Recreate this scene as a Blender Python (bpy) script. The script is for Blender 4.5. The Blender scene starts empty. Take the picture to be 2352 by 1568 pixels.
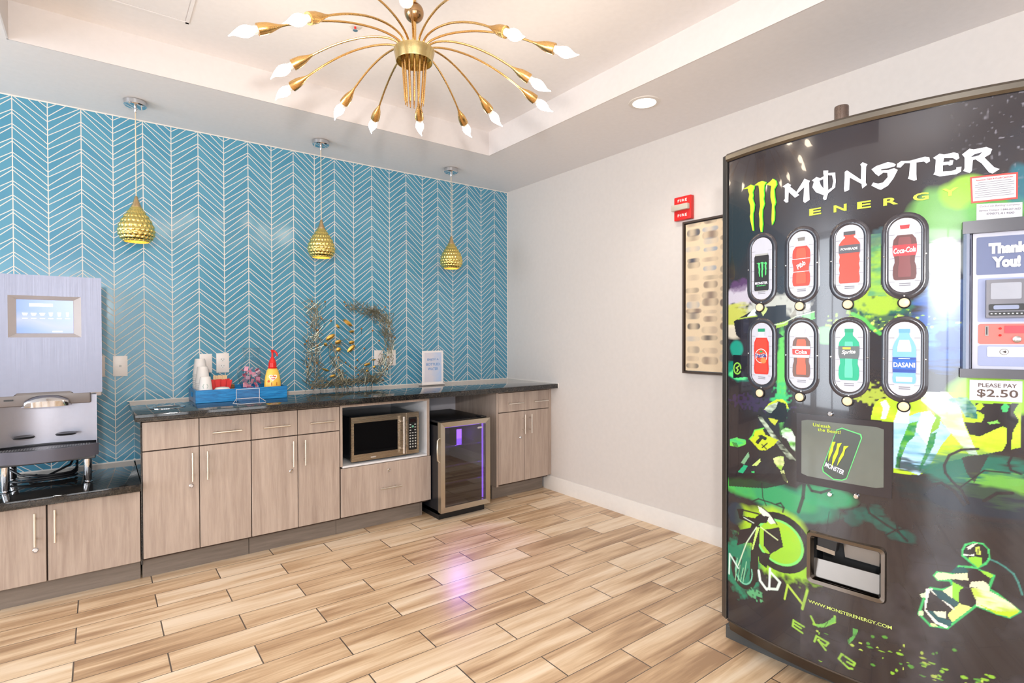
import bpy, bmesh, math, random
import numpy as np
from mathutils import Vector, Matrix
random.seed(7)
rng = np.random.default_rng(7)
PI = math.pi
scn = bpy.context.scene
COL = scn.collection

# ---------------- camera ----------------
cam_d = bpy.data.cameras.new('camera'); cam = bpy.data.objects.new('camera', cam_d); COL.objects.link(cam)
cam_d.sensor_width = 36.0; cam_d.lens = 36.0 * 1245.917 / 2352.0; cam_d.clip_start = 0.05
YAW, PITCH, ROLL = math.radians(37.2936), math.radians(-0.6257), math.radians(-0.1196)
_F = Vector((math.sin(YAW)*math.cos(PITCH), math.cos(YAW)*math.cos(PITCH), math.sin(PITCH)))
_R = Vector((math.cos(YAW), -math.sin(YAW), 0)); _U = _R.cross(_F)
_c, _s = math.cos(ROLL), math.sin(ROLL)
_R2 = _c*_R + _s*_U; _U2 = -_s*_R + _c*_U
cam.matrix_world = Matrix(((_R2.x, _U2.x, -_F.x, 0), (_R2.y, _U2.y, -_F.y, 0), (_R2.z, _U2.z, -_F.z, 1.30), (0, 0, 0, 1)))
scn.camera = cam

# ---------------- exposure ----------------
scn.view_settings.view_transform = 'Standard'; scn.view_settings.look = 'None'
scn.view_settings.exposure = -0.20; scn.view_settings.gamma = 1.0
scn.view_settings.use_curve_mapping = False
scn.cycles.max_bounces = 8; scn.cycles.diffuse_bounces = 4; scn.cycles.glossy_bounces = 4
scn.cycles.transmission_bounces = 8; scn.cycles.transparent_max_bounces = 12
scn.cycles.sample_clamp_indirect = 4.0; scn.cycles.caustics_reflective = False; scn.cycles.caustics_refractive = False

# ---------------- world: soft daylight outside the windows ----------------
wd = bpy.data.worlds.new('daylight'); scn.world = wd; wd.use_nodes = True
wd.node_tree.nodes['Background'].inputs[0].default_value = (0.80, 0.90, 1.0, 1)
wd.node_tree.nodes['Background'].inputs[1].default_value = 1.0

def lamp(name, kind, loc, power, color=(1, 1, 1), size=0.1, aim=None, **kw):
    d = bpy.data.lights.new(name, kind); o = bpy.data.objects.new(name, d); COL.objects.link(o)
    o.location = loc; d.energy = power; d.color = color
    if kind == 'AREA':
        d.shape = kw.get('shape', 'DISK'); d.size = size
        if 'size_y' in kw: d.size_y = kw['size_y']
    elif kind in ('POINT', 'SPOT'):
        d.shadow_soft_size = size
    if kind == 'SPOT': d.spot_size = kw.get('spot', 1.9); d.spot_blend = kw.get('blend', 0.8)
    if aim is not None:
        o.rotation_euler = (Vector(aim) - Vector(loc)).to_track_quat('-Z', 'Y').to_euler()
    return o

# photographer's flash above the camera
lamp('flash_lamp', 'AREA', (-0.22, -0.28, 1.66), 54, (1.0, 0.965, 0.93), 0.13, aim=(1.2, 2.6, 2.6))
# daylight entering through each window (same places as the openings built below)
WIN_LEFT = [(-2.2, -0.85), (1.58, 2.95), (3.1, 3.9)]; WIN_FRONT = [(-3.2, -1.9), (-1.6, -0.3), (0.0, 1.3)]
for a, b in WIN_LEFT: lamp('window_daylight', 'AREA', (-3.71, (a+b)/2, 1.45), 36*(b-a)*2.3, (0.86, 0.92, 1.0), b-a, aim=(0, (a+b)/2, 1.45), shape='RECTANGLE', size_y=2.3)
for a, b in WIN_FRONT: lamp('window_daylight', 'AREA', ((a+b)/2, -3.31, 1.45), 14*(b-a)*2.3, (0.95, 0.97, 1.0), b-a, aim=((a+b)/2, 0, 1.45), shape='RECTANGLE', size_y=2.3)

# ---------------- mesh helpers ----------------
class MB:
    def __init__(s): s.v = []; s.f = []
    def add(s, vs, fs):
        n = len(s.v); s.v += [tuple(v) for v in vs]; s.f += [tuple(i + n for i in f) for f in fs]; return s
    def box(s, x0, x1, y0, y1, z0, z1):
        vs = [(x0,y0,z0),(x1,y0,z0),(x1,y1,z0),(x0,y1,z0),(x0,y0,z1),(x1,y0,z1),(x1,y1,z1),(x0,y1,z1)]
        return s.add(vs, [(0,3,2,1),(4,5,6,7),(0,1,5,4),(1,2,6,5),(2,3,7,6),(3,0,4,7)])
    def bbox(s, x0, x1, y0, y1, z0, z1, r=0.002, seg=2):
        bm = bmesh.new(); bmesh.ops.create_cube(bm, size=1)
        for v in bm.verts:
            v.co = Vector(((x0+x1)/2 + v.co.x*(x1-x0), (y0+y1)/2 + v.co.y*(y1-y0), (z0+z1)/2 + v.co.z*(z1-z0)))
        bmesh.ops.bevel(bm, geom=list(bm.edges), offset=r, segments=seg, affect='EDGES', profile=0.6)
        bm.verts.index_update()
        s.add([v.co[:] for v in bm.verts], [[v.index for v in f.verts] for f in bm.faces]); bm.free(); return s
    def lathe(s, prof, c, n=32, axis='z', cap=True):
        # prof: list of (r, h) along axis
        vs = []; fs = []
        for r, h in prof:
            for k in range(n):
                a = 2*PI*k/n; p = (r*math.cos(a), r*math.sin(a), h)
                if axis == 'y': p = (p[0], p[2], p[1])
                elif axis == 'x': p = (p[2], p[0], p[1])
                vs.append((c[0]+p[0], c[1]+p[1], c[2]+p[2]))
        for i in range(len(prof)-1):
            for k in range(n):
                fs.append((i*n+k, i*n+(k+1) % n, (i+1)*n+(k+1) % n, (i+1)*n+k))
        if cap:
            if prof[0][0] > 1e-5: fs.append(tuple(range(n))[::-1])
            if prof[-1][0] > 1e-5: fs.append(tuple((len(prof)-1)*n + k for k in range(n)))
        return s.add(vs, fs)
    def tube(s, pts, r, n=8, cap=True):
        pts = [Vector(p) for p in pts]; rr = r if hasattr(r, '__len__') else [r]*len(pts)
        vs = []; fs = []; up = None
        for i, p in enumerate(pts):
            t = (pts[min(i+1, len(pts)-1)] - pts[max(i-1, 0)]).normalized()
            if up is None:
                up = Vector((0, 0, 1)) if abs(t.z) < 0.9 else Vector((1, 0, 0))
            a = t.cross(up).normalized(); b = a.cross(t).normalized(); up = b
            for k in range(n):
                q = 2*PI*k/n; vs.append(tuple(p + rr[i]*(math.cos(q)*a + math.sin(q)*b)))
        for i in range(len(pts)-1):
            for k in range(n):
                fs.append((i*n+k, (i+1)*n+k, (i+1)*n+(k+1) % n, i*n+(k+1) % n))
        if cap: fs.append(tuple(range(n))); fs.append(tuple((len(pts)-1)*n+k for k in range(n))[::-1])
        return s.add(vs, fs)
    def prism(s, front, d):
        # front: 3D outline, d: extrusion vector
        n = len(front); d = Vector(d); vs = [Vector(p) for p in front] + [Vector(p)+d for p in front]
        fs = [tuple(range(n)), tuple(range(n, 2*n))[::-1]] + [(i, n+i, n+(i+1) % n, (i+1) % n) for i in range(n)]
        return s.add(vs, fs)
    def quad(s, a, b, c, d): return s.add([a, b, c, d], [(0, 1, 2, 3)])

def wloc(o):
    v = Vector((0, 0, 0))
    while o is not None: v += o.location; o = o.parent
    return v
def thing(name, label, cat, loc=(0, 0, 0), group=None):
    o = bpy.data.objects.new(name, None); COL.objects.link(o); o.location = loc; o.empty_display_size = 0.05
    o['label'] = label; o['category'] = cat
    if group: o['group'] = group
    return o
def obj(name, mb, m, parent=None, label=None, cat=None, group=None, kind=None, angle=35, loc=None):
    me = bpy.data.meshes.new(name)
    off = wloc(parent) if parent else Vector(loc or (0, 0, 0))
    me.from_pydata([(v[0]-off.x, v[1]-off.y, v[2]-off.z) for v in mb.v], [], mb.f)
    bm = bmesh.new(); bm.from_mesh(me); bmesh.ops.recalc_face_normals(bm, faces=bm.faces); bm.to_mesh(me); bm.free()
    me.polygons.foreach_set('use_smooth', [True]*len(me.polygons))
    try: me.set_sharp_from_angle(angle=math.radians(angle))
    except Exception: pass
    for mm in (m if isinstance(m, (list, tuple)) else [m]): me.materials.append(mm)
    o = bpy.data.objects.new(name, me); COL.objects.link(o)
    if parent: o.parent = parent
    elif loc is not None: o.location = loc
    if label: o['label'] = label
    if cat: o['category'] = cat
    if group: o['group'] = group
    if kind: o['kind'] = kind
    return o
def struct(name, mb, m): return obj(name, mb, m, kind='structure')
def dup(root, loc, label, group=None):
    def cp(o, par):
        c = o.copy(); COL.objects.link(c); c.parent = par
        for ch in list(o.children): cp(ch, c)
        return c
    r = cp(root, None); r.location = loc; r['label'] = label
    if group: r['group'] = group
    return r
def rrect(cx, cy, w, h, r, n=5):
    pts = []
    for qx, qy, a0 in ((1, 1, 0), (-1, 1, 90), (-1, -1, 180), (1, -1, 270)):
        for k in range(n+1):
            a = math.radians(a0 + 90*k/n); pts.append((cx + qx*(w/2-r) + r*math.cos(a), cy + qy*(h/2-r) + r*math.sin(a)))
    return pts
def text_geo(txt, size=1.0, bold=0.0, shear=0.0, spacing=1.0, align='CENTER', res=3):
    cu = bpy.data.curves.new('lettering', 'FONT'); cu.body = txt; cu.size = size; cu.offset = bold*size; cu.shear = shear
    cu.space_character = spacing; cu.align_x = align; cu.align_y = 'CENTER'; cu.resolution_u = res
    o = bpy.data.objects.new('lettering', cu); COL.objects.link(o)
    dg = bpy.context.evaluated_depsgraph_get(); dg.update()
    me = o.evaluated_get(dg).to_mesh()
    vs = [tuple(v.co) for v in me.vertices]; fs = [tuple(p.vertices) for p in me.polygons]
    o.evaluated_get(dg).to_mesh_clear(); bpy.data.objects.remove(o); bpy.data.curves.remove(cu)
    return vs, fs
def fit(vs, w=None, h=None, cx=0.0, cy=0.0):
    xs = [v[0] for v in vs]; ys = [v[1] for v in vs]; x0, x1, y0, y1 = min(xs), max(xs), min(ys), max(ys)
    sx = w/(x1-x0) if w else None; sy = h/(y1-y0) if h else None
    sx = sx or sy; sy = sy or sx
    return [(cx + (v[0]-(x0+x1)/2)*sx, cy + (v[1]-(y0+y1)/2)*sy) for v in vs]

# ---------------- material helpers ----------------
def lin(r, g, b):
    f = lambda c: (c/255/12.92) if c/255 <= 0.04045 else ((c/255+0.055)/1.055)**2.4
    return (f(r), f(g), f(b), 1)
class NT:
    def __init__(s, m): s.t = m.node_tree; s.n = s.t.nodes; s.l = s.t.links
    def new(s, k, **kw):
        n = s.n.new(k)
        for a, b in kw.items(): setattr(n, a, b)
        return n
    def put(s, sock, v):
        if hasattr(v, 'is_output'): s.l.new(v, sock)
        else: sock.default_value = v
    def m(s, op, a, b=None, c=None, clamp=False):
        n = s.new('ShaderNodeMath', operation=op, use_clamp=clamp)
        for i, v in enumerate((a, b, c)):
            if v is not None: s.put(n.inputs[i], v)
        return n.outputs[0]
    def mix(s, f, a, b, mode='MIX'):
        n = s.new('ShaderNodeMix', data_type='RGBA', blend_type=mode)
        s.put(n.inputs[0], f); s.put(n.inputs[6], a); s.put(n.inputs[7], b); return n.outputs[2]
    def comb(s, x, y, z):
        n = s.new('ShaderNodeCombineXYZ')
        for i, v in enumerate((x, y, z)): s.put(n.inputs[i], v)
        return n.outputs[0]
    def noise(s, vec, scale, detail=2, rough=0.5, w=None, dist=0.0):
        n = s.new('ShaderNodeTexNoise')
        if w is not None: n.noise_dimensions = '4D'; s.put(n.inputs['W'], w)
        s.put(n.inputs['Vector'], vec); n.inputs['Scale'].default_value = scale
        n.inputs['Detail'].default_value = detail; n.inputs['Roughness'].default_value = rough
        n.inputs['Distortion'].default_value = dist
        return n.outputs['Fac']
    def ramp(s, f, stops):
        n = s.new('ShaderNodeValToRGB'); cr = n.color_ramp
        while len(cr.elements) < len(stops): cr.elements.new(0.5)
        for e, (p, c) in zip(cr.elements, stops): e.position = p; e.color = c
        s.put(n.inputs[0], f); return n.outputs[0]
    def white(s, vec):
        n = s.new('ShaderNodeTexWhiteNoise', noise_dimensions='3D'); s.put(n.inputs['Vector'], vec); return n.outputs['Value']
    def pos(s):
        g = s.new('ShaderNodeNewGeometry'); q = s.new('ShaderNodeSeparateXYZ'); s.l.new(g.outputs['Position'], q.inputs[0])
        return g.outputs['Position'], q.outputs[0], q.outputs[1], q.outputs[2]
    def bump(s, h, strength, dist=0.002):
        n = s.new('ShaderNodeBump'); n.inputs['Strength'].default_value = strength; n.inputs['Distance'].default_value = dist
        s.put(n.inputs['Height'], h); return n.outputs[0]
MATS = {}
def mat(name, col=(0.5, 0.5, 0.5, 1), rough=0.5, metal=0.0, **kw):
    if name in MATS: return MATS[name]
    m = bpy.data.materials.new(name); m.use_nodes = True; MATS[name] = m
    b = m.node_tree.nodes['Principled BSDF']
    b.inputs['Base Color'].default_value = col; b.inputs['Roughness'].default_value = rough; b.inputs['Metallic'].default_value = metal
    for k, v in kw.items():
        b.inputs[k.replace('_', ' ')].default_value = v
    # every plain material gets a faint procedural variation of its tone
    if not kw.get('Transmission_Weight') and not kw.get('Emission_Strength'):
        T = NT(m); p = T.pos()[0]; f = T.noise(p, 35.0, 2)
        c2 = tuple(max(0.0, min(1.0, v*0.93)) for v in col[:3]) + (1,)
        T.l.new(T.mix(f, col, c2), b.inputs['Base Color'])
    return m
def bsdf(m): return m.node_tree.nodes['Principled BSDF']

# ---------------- materials ----------------
def m_tile():
    m = mat('chevron_tile', rough=0.16); T = NT(m); b = bsdf(m); P, x, y, z = T.pos()
    dx = T.m('SUBTRACT', x, 1.268)
    w = T.m('ADD', 0.14725, T.m('MULTIPLY', T.m('LESS_THAN', dx, 0.0), 0.00175))
    t = T.m('DIVIDE', dx, w); u = T.m('PINGPONG', t, 1.0); PP = 0.0784
    def fam(z0, rise, k):
        a = T.m('DIVIDE', T.m('SUBTRACT', T.m('SUBTRACT', z, z0), T.m('MULTIPLY', u, rise)), PP)
        d = T.m('MULTIPLY', T.m('ABSOLUTE', T.m('SUBTRACT', T.m('FRACT', T.m('ADD', a, 0.5)), 0.5)), PP*k)
        return T.m('FLOOR', a), d
    ia, da = fam(2.4396, 0.1124, 0.80); ib, db = fam(2.3902, 0.1443, 0.72)
    dv = T.m('MULTIPLY', T.m('ABSOLUTE', T.m('SUBTRACT', T.m('FRACT', T.m('ADD', t, 0.5)), 0.5)), w)
    d = T.m('MINIMUM', T.m('MINIMUM', da, db), T.m('SUBTRACT', dv, 0.0003))
    g = T.m('SUBTRACT', 1.0, T.m('SMOOTH_MIN', 1.0, T.m('MAXIMUM', T.m('DIVIDE', T.m('SUBTRACT', d, 0.0016), 0.0010), 0.0), 0.0), clamp=True)
    tid = T.white(T.comb(ia, ib, T.m('FLOOR', t)))
    n1 = T.noise(P, 2.2, 3, 0.6); n2 = T.noise(P, 14.0, 3, 0.6)
    c = T.mix(T.m('ADD', T.m('MULTIPLY', tid, 0.55), T.m('MULTIPLY', n1, 0.45)), lin(66, 136, 172), lin(96, 158, 186))
    c = T.mix(T.m('MULTIPLY', n2, 0.45), c, lin(84, 150, 160))
    c = T.mix(g, c, lin(226, 219, 210))
    T.l.new(c, b.inputs['Base Color'])
    T.l.new(T.m('ADD', 0.14, T.m('MULTIPLY', g, 0.6)), b.inputs['Roughness'])
    T.l.new(T.bump(T.m('SUBTRACT', T.m('MULTIPLY', n2, 0.25), g), 0.35, 0.0015), b.inputs['Normal'])
    return m
def m_floor():
    m = mat('wood_plank_tile', rough=0.3); T = NT(m); b = bsdf(m); P, x, y, z = T.pos()
    v = T.m('DIVIDE', T.m('SUBTRACT', y, 1.19), 0.1588); row = T.m('FLOOR', v); fv = T.m('FRACT', v)
    odd = T.m('MODULO', T.m('ADD', row, 100.0), 2.0)
    h = T.m('DIVIDE', T.m('SUBTRACT', x, T.m('SUBTRACT', 0.815, T.m('MULTIPLY', odd, 0.305))), 0.6005)
    cl = T.m('FLOOR', h); fh = T.m('FRACT', h)
    dv = T.m('MULTIPLY', T.m('MINIMUM', fv, T.m('SUBTRACT', 1.0, fv)), 0.1588)
    dh = T.m('MULTIPLY', T.m('MINIMUM', fh, T.m('SUBTRACT', 1.0, fh)), 0.6005)
    g = T.m('MAXIMUM', T.m('LESS_THAN', dv, 0.0017), T.m('LESS_THAN', dh, 0.0027))
    tid = T.white(T.comb(row, cl, 3.0)); tid2 = T.white(T.comb(cl, row, 9.0))
    vec = T.comb(T.m('MULTIPLY', x, 0.8), T.m('MULTIPLY', y, 9.0), 0.0)
    broad = T.noise(vec, 1.6, 3, 0.55, w=T.m('MULTIPLY', tid, 40.0), dist=0.5)
    fine = T.noise(T.comb(T.m('MULTIPLY', x, 1.6), T.m('MULTIPLY', y, 30.0), 0.0), 4.0, 4, 0.6, w=T.m('MULTIPLY', tid2, 30.0), dist=0.4)
    f = T.m('ADD', T.m('ADD', T.m('MULTIPLY', broad, 1.15), T.m('MULTIPLY', fine, 0.30)), T.m('MULTIPLY', T.m('SUBTRACT', tid2, 0.5), 0.26))
    c = T.ramp(T.m('SUBTRACT', f, 0.22), [(0.24, lin(164, 130, 98)), (0.40, lin(198, 164, 128)), (0.53, lin(222, 192, 156)), (0.72, lin(240, 218, 190))])
    c = T.mix(g, c, lin(92, 80, 70))
    T.l.new(c, b.inputs['Base Color'])
    T.l.new(T.m('ADD', 0.24, T.m('MULTIPLY', fine, 0.14)), b.inputs['Roughness'])
    T.l.new(T.bump(T.m('SUBTRACT', T.m('MULTIPLY', fine, 0.2), g), 0.25, 0.001), b.inputs['Normal'])
    return m
def m_wood(name, c1, c2, axis='z', rough=0.42):
    m = mat(name, rough=rough); T = NT(m); b = bsdf(m); P, x, y, z = T.pos()
    if axis == 'z': vec = T.comb(T.m('MULTIPLY', x, 14.0), T.m('MULTIPLY', y, 14.0), T.m('MULTIPLY', z, 0.9))
    else: vec = T.comb(T.m('MULTIPLY', x, 0.9), T.m('MULTIPLY', y, 14.0), T.m('MULTIPLY', z, 14.0))
    a = T.noise(vec, 1.1, 3, 0.6, dist=0.6); bb = T.noise(vec, 5.5, 4, 0.65, dist=0.3)
    f = T.m('ADD', T.m('MULTIPLY', a, 0.6), T.m('MULTIPLY', bb, 0.5))
    T.l.new(T.ramp(f, [(0.38, c1), (0.72, c2)]), b.inputs['Base Color'])
    T.l.new(T.bump(bb, 0.06, 0.001), b.inputs['Normal']); return m
def m_granite():
    m = mat('black_granite', rough=0.05, Specular_IOR_Level=0.6); T = NT(m); b = bsdf(m); P = T.pos()[0]
    n = T.noise(P, 160.0, 3, 0.7); n2 = T.noise(P, 18.0, 3, 0.6)
    c = T.ramp(T.m('ADD', T.m('MULTIPLY', n, 0.7), T.m('MULTIPLY', n2, 0.3)), [(0.40, lin(20, 22, 25)), (0.56, lin(46, 43, 40)), (0.70, lin(86, 78, 70)), (0.76, lin(150, 145, 135))])
    T.l.new(c, b.inputs['Base Color']); return m
def m_brushed(name, col, rough=0.28, axis='x'):
    m = mat(name, col, rough, 1.0); T = NT(m); b = bsdf(m); P, x, y, z = T.pos()
    k = (0.6, 60, 60) if axis == 'x' else (60, 60, 0.6)
    n = T.noise(T.comb(T.m('MULTIPLY', x, k[0]), T.m('MULTIPLY', y, k[1]), T.m('MULTIPLY', z, k[2])), 6.0, 2)
    T.l.new(T.m('ADD', rough-0.06, T.m('MULTIPLY', n, 0.14)), b.inputs['Roughness']); return m
def m_paint(name, col, rough=0.6):
    m = mat(name, col, rough); T = NT(m); b = bsdf(m); P = T.pos()[0]
    T.l.new(T.bump(T.noise(P, 220.0, 2), 0.05, 0.001), b.inputs['Normal']); return m
TILE = m_tile(); FLOOR = m_floor(); GRAN = m_granite()
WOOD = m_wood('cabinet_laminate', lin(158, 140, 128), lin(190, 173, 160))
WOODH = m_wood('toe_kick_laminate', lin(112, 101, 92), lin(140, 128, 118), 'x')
WALL = m_paint('wall_paint', lin(216, 209, 204)); CEIL = m_paint('ceiling_paint', lin(242, 238, 238)); TRAYF = m_paint('tray_face_paint', lin(222, 216, 214))
TRIM = mat('white_trim', lin(232, 225, 218), 0.4); CAULK = mat('white_caulk', lin(235, 228, 220), 0.5)
STEEL = m_brushed('brushed_steel', lin(196, 196, 198), 0.26); STEELV = m_brushed('brushed_steel_upright', lin(186, 187, 196), 0.30, 'z')
CHAMP = m_brushed('champagne_steel', lin(208, 200, 184), 0.30)
NICK = m_brushed('satin_nickel', lin(238, 232, 222), 0.3)
CHROME = mat('chrome', lin(215, 215, 218), 0.06, 1.0)
BRASS = m_brushed('brushed_brass', lin(222, 180, 116), 0.26)
ABRASS = m_brushed('antique_brass', lin(206, 186, 132), 0.24)
GOLD = mat('polished_gold', lin(236, 214, 128), 0.15, 1.0)
BLACK = mat('black_plastic', lin(22, 23, 26), 0.35); DGREY = mat('dark_grey_plastic', lin(78, 78, 82), 0.4); MGREY = mat('grey_plastic', lin(118, 116, 116), 0.4)
WHITE = mat('white_plastic', lin(238, 234, 230), 0.35); PLATE = mat('switch_plate_plastic', lin(240, 232, 226), 0.35); INK = mat('dark_ink', lin(60, 52, 50), 0.5)
RED = mat('red_plastic', lin(222, 34, 30), 0.35)
def m_glass(name, col=(1, 1, 1, 1), rough=0.0, ior=1.45, alpha=None):
    return mat(name, col, rough, 0.0, Transmission_Weight=1.0, IOR=ior)
GLASS = m_glass('clear_glass')
def m_pane(name, tint, refl=0.08, rough=0.02):
    # thin sheet: see-through with a clear surface reflection
    m = bpy.data.materials.new(name); m.use_nodes = True; T = NT(m); T.n.clear()
    o = T.new('ShaderNodeOutputMaterial'); tr = T.new('ShaderNodeBsdfTransparent'); gl = T.new('ShaderNodeBsdfGlossy'); mx = T.new('ShaderNodeMixShader')
    fr = T.new('ShaderNodeLayerWeight'); fr.inputs[0].default_value = 0.5
    tr.inputs[0].default_value = tint; gl.inputs['Roughness'].default_value = rough
    T.l.new(T.m('ADD', T.m('MULTIPLY', T.m('POWER', fr.outputs['Facing'], 4.0), 0.8), refl, clamp=True), mx.inputs[0]); T.l.new(tr.outputs[0], mx.inputs[1]); T.l.new(gl.outputs[0], mx.inputs[2])
    T.l.new(mx.outputs[0], o.inputs[0]); return m
def emis(name, col, strength, base=None, rough=0.4):
    m = mat(name, base or col, rough, 0.0, Emission_Color=col, Emission_Strength=strength); return m

# ---------------- room shell ----------------
XR, YT, ZS, ZC = 3.035, 4.055, 2.63, 2.803
XL, YB = -3.6, -3.2
struct('floor', MB().box(XL, XR+0.1, YB, YT+0.1, -0.06, 0.0), FLOOR)
struct('wall_back', MB().box(XL, XR, YT, YT+0.1, 0, ZS+0.02), TILE)
struct('wall_right', MB().box(XR, XR+0.1, YB, YT+0.1, 0, ZS+0.02), WALL)
TX0, TX1, TY0, TY1 = -0.317, 2.311, 0.68, 3.308
mb = MB()
mb.box(XL, TX0, YB, YT+0.1, ZS, ZC+0.1); mb.box(TX1, XR+0.1, YB, YT+0.1, ZS, ZC+0.1)
mb.box(TX0, TX1, YB, TY0, ZS, ZC+0.1); mb.box(TX0, TX1, TY1, YT+0.1, ZS, ZC+0.1)
struct('ceiling', mb, CEIL)
struct('ceiling_tray', MB().box(TX0-0.05, TX1+0.05, TY0-0.05, TY1+0.05, ZC, ZC+0.08), CEIL)
mb = MB(); e = 0.006
mb.box(TX0, TX0+e, TY0, TY1, ZS-0.001, ZC); mb.box(TX1-e, TX1, TY0, TY1, ZS-0.001, ZC)
mb.box(TX0, TX1, TY0, TY0+e, ZS-0.001, ZC); mb.box(TX0, TX1, TY1-e, TY1, ZS-0.001, ZC)
struct('trim_1', mb, TRAYF)
# walls with windows, on the sides the photograph does not show but its reflections do
def window_wall(name, axis, pos, a0, a1, wins):
    mb = MB(); t = 0.12; z0, z1 = 0.3, 2.6
    def bx(p, q, u, v):
        if axis == 'x': mb.box(pos-t, pos, p, q, u, v)
        else: mb.box(p, q, pos-t, pos, u, v)
    cur = a0
    for (p, q) in wins:
        bx(cur, p, 0, ZS+0.02); bx(p, q, 0, z0); bx(p, q, z1, ZS+0.02); cur = q
    bx(cur, a1, 0, ZS+0.02)
    struct(name, mb, WALL)
    for i, (p, q) in enumerate(wins):
        f = MB(); c = 0.05
        def fx(p_, q_, u, v):
            if axis == 'x': f.box(pos-0.08, pos-0.03, p_, q_, u, v)
            else: f.box(p_, q_, pos-0.08, pos-0.03, u, v)
        fx(p, p+c, z0, z1); fx(q-c, q, z0, z1); fx(p, q, z0, z0+c); fx(p, q, z1-c, z1); fx((p+q)/2-c/2, (p+q)/2+c/2, z0, z1)
        window_wall.n += 1
        struct('window_%d' % window_wall.n, f, DGREY)
window_wall.n = 0
window_wall('wall_left', 'x', XL, YB, YT, WIN_LEFT)
window_wall('wall_front', 'y', YB, XL, XR, WIN_FRONT)
# baseboard with a moulded top
prof = [(0, 0), (0.016, 0), (0.016, 0.088), (0.012, 0.094), (0.012, 0.104), (0.006, 0.114), (0, 0.116)]
mb = MB(); mb.prism([(XR-p[0], YB, p[1]) for p in prof], (0, 3.52-YB, 0)); struct('baseboard_right', mb, TRIM)
mb = MB(); mb.box(0.135, XR, YT-0.007, YT, 0.9, 0.906); mb.box(XR-0.007, XR, 3.35, YT, 0.9, 0.905); mb.box(XR-0.005, XR, 3.345, 3.352, 0.862, 0.905); struct('trim_2', mb, CAULK)
mb = MB(); mb.box(-0.62, 0.172, YT-0.006, YT, 0.538, 0.545); mb.box(0.168, 0.175, YT-0.006, YT, 0.54, 0.87); struct('trim_3', mb, CAULK)
mb = MB(); mb.box(XL, XR, YT-0.004, YT, ZS-0.006, ZS); mb.box(XR-0.004, XR, YT-0.005, YT, 0.9, ZS); struct('trim_4', mb, CAULK)
struct('trim_5', MB().box(1.857, 2.461, YT-0.010, YT-0.001, 0.0, 0.775), mat('drywall_grey', lin(206, 204, 212), 0.6)); struct('trim_6', MB().box(1.857, 2.461, YT-0.030, YT-0.001, 0.776, 0.861), WOODH)
# ceiling access hatch
mb = MB(); hx0, hx1, hy0, hy1 = -0.25, 0.356, 2.42, 3.03; z = ZC-0.004
for a, b, c, d in ((hx0, hx1, hy1-0.014, hy1), (hx0, hx1, hy0, hy0+0.014), (hx0, hx0+0.014, hy0, hy1), (hx1-0.014, hx1, hy0, hy1)): mb.box(a, b, c, d, z, ZC)
hatch = thing('access_hatch', 'flat square access hatch set in the raised tray ceiling', 'hatch', (0.05, 2.72, ZC))
obj('hatch_frame', mb, CEIL, hatch)
obj('hatch_door', MB().box(hx0+0.018, hx1-0.018, hy0+0.018, hy1-0.018, ZC-0.003, ZC), CEIL, hatch)

# ---------------- cabinets ----------------
YD = 3.435      # door faces
def bar_handle(parent, a, b, y=YD):
    mb = MB(); ax, az = a; bx, bz = b
    mb.tube([(ax, y-0.034, az), (bx, y-0.034, bz)], 0.0055, 12)
    for t in (0.2, 0.8):
        px, pz = ax+(bx-ax)*t, az+(bz-az)*t; mb.tube([(px, y-0.034, pz), (px, y+0.001, pz)], 0.0042, 8)
    return obj('handle', mb, NICK, parent)
def lock(parent, x, z, y=YD):
    mb = MB().lathe([(0.0115, 0), (0.0115, -0.003), (0.0085, -0.006), (0.0075, -0.0035), (0, -0.0035)], (x, y, z), 20, 'y', cap=False)
    o = obj('lock', mb, CHROME, parent)
    return o
def front(parent, name, x0, x1, z0, z1, y=YD, t=0.019):
    return obj(name, MB().bbox(x0+0.0015, x1-0.0015, y, y+t, z0+0.0015, z1-0.0015, 0.0012, 1), WOOD, parent)
def carcass(parent, x0, x1, z1, y0=YD+0.0195, yb=YT-0.002, m=WOOD):
    return obj('carcass', MB().box(x0+0.001, x1-0.001, y0, yb, 0.115, z1), m, parent)
def toe(parent, x0, x1):
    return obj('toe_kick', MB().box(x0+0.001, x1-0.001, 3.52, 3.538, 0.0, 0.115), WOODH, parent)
DARKGAP = mat('cabinet_shadow_gap', lin(60, 44, 34), 0.7)
ZT = 0.861   # underside of stone
def drawer_cabinet(label, x0, xm, x1, handles, locks):
    c = thing('base_cabinet', label, 'cabinet', ((x0+x1)/2, 3.75, 0))
    carcass(c, x0, x1, ZT-0.001, m=DARKGAP); obj('top_rail', MB().box(x0, x1, YD+0.001, YD+0.0195, 0.851, ZT-0.001), WOOD, c); toe(c, x0, x1)
    for (a, b, dh, vh, lk) in handles:
        d = front(c, 'drawer', a, b, 0.694, 0.848)
        if dh: bar_handle(d, (dh[0], 0.762), (dh[1], 0.762))
        dr = front(c, 'door', a, b, 0.126, 0.691)
        bar_handle(dr, (vh, 0.665), (vh, 0.508))
        if lk: lock(dr, lk, 0.478)
    return c
drawer_cabinet('tall section cabinet left end under counter with blank and handled drawer over two doors', 0.176, 0.438, 0.702,
    [(0.176, 0.437, None, 0.402, 0.398), (0.438, 0.701, (0.498, 0.648), 0.474, None)], None)
drawer_cabinet('cabinet beside the microwave with two handled drawers over two doors', 0.703, 0.965, 1.226,
    [(0.703, 0.964, (0.763, 0.913), 0.932, 0.925), (0.965, 1.224, (1.030, 1.180), 1.002, None)], None)
c = drawer_cabinet('small corner cabinet right of the glass door fridge, two drawers over two doors', 2.478, 2.742, 3.004,
    [(2.48, 2.741, (2.558, 2.708), 2.723, 2.700), (2.742, 3.003, (2.820, 2.970), 2.792, None)], None)
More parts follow.
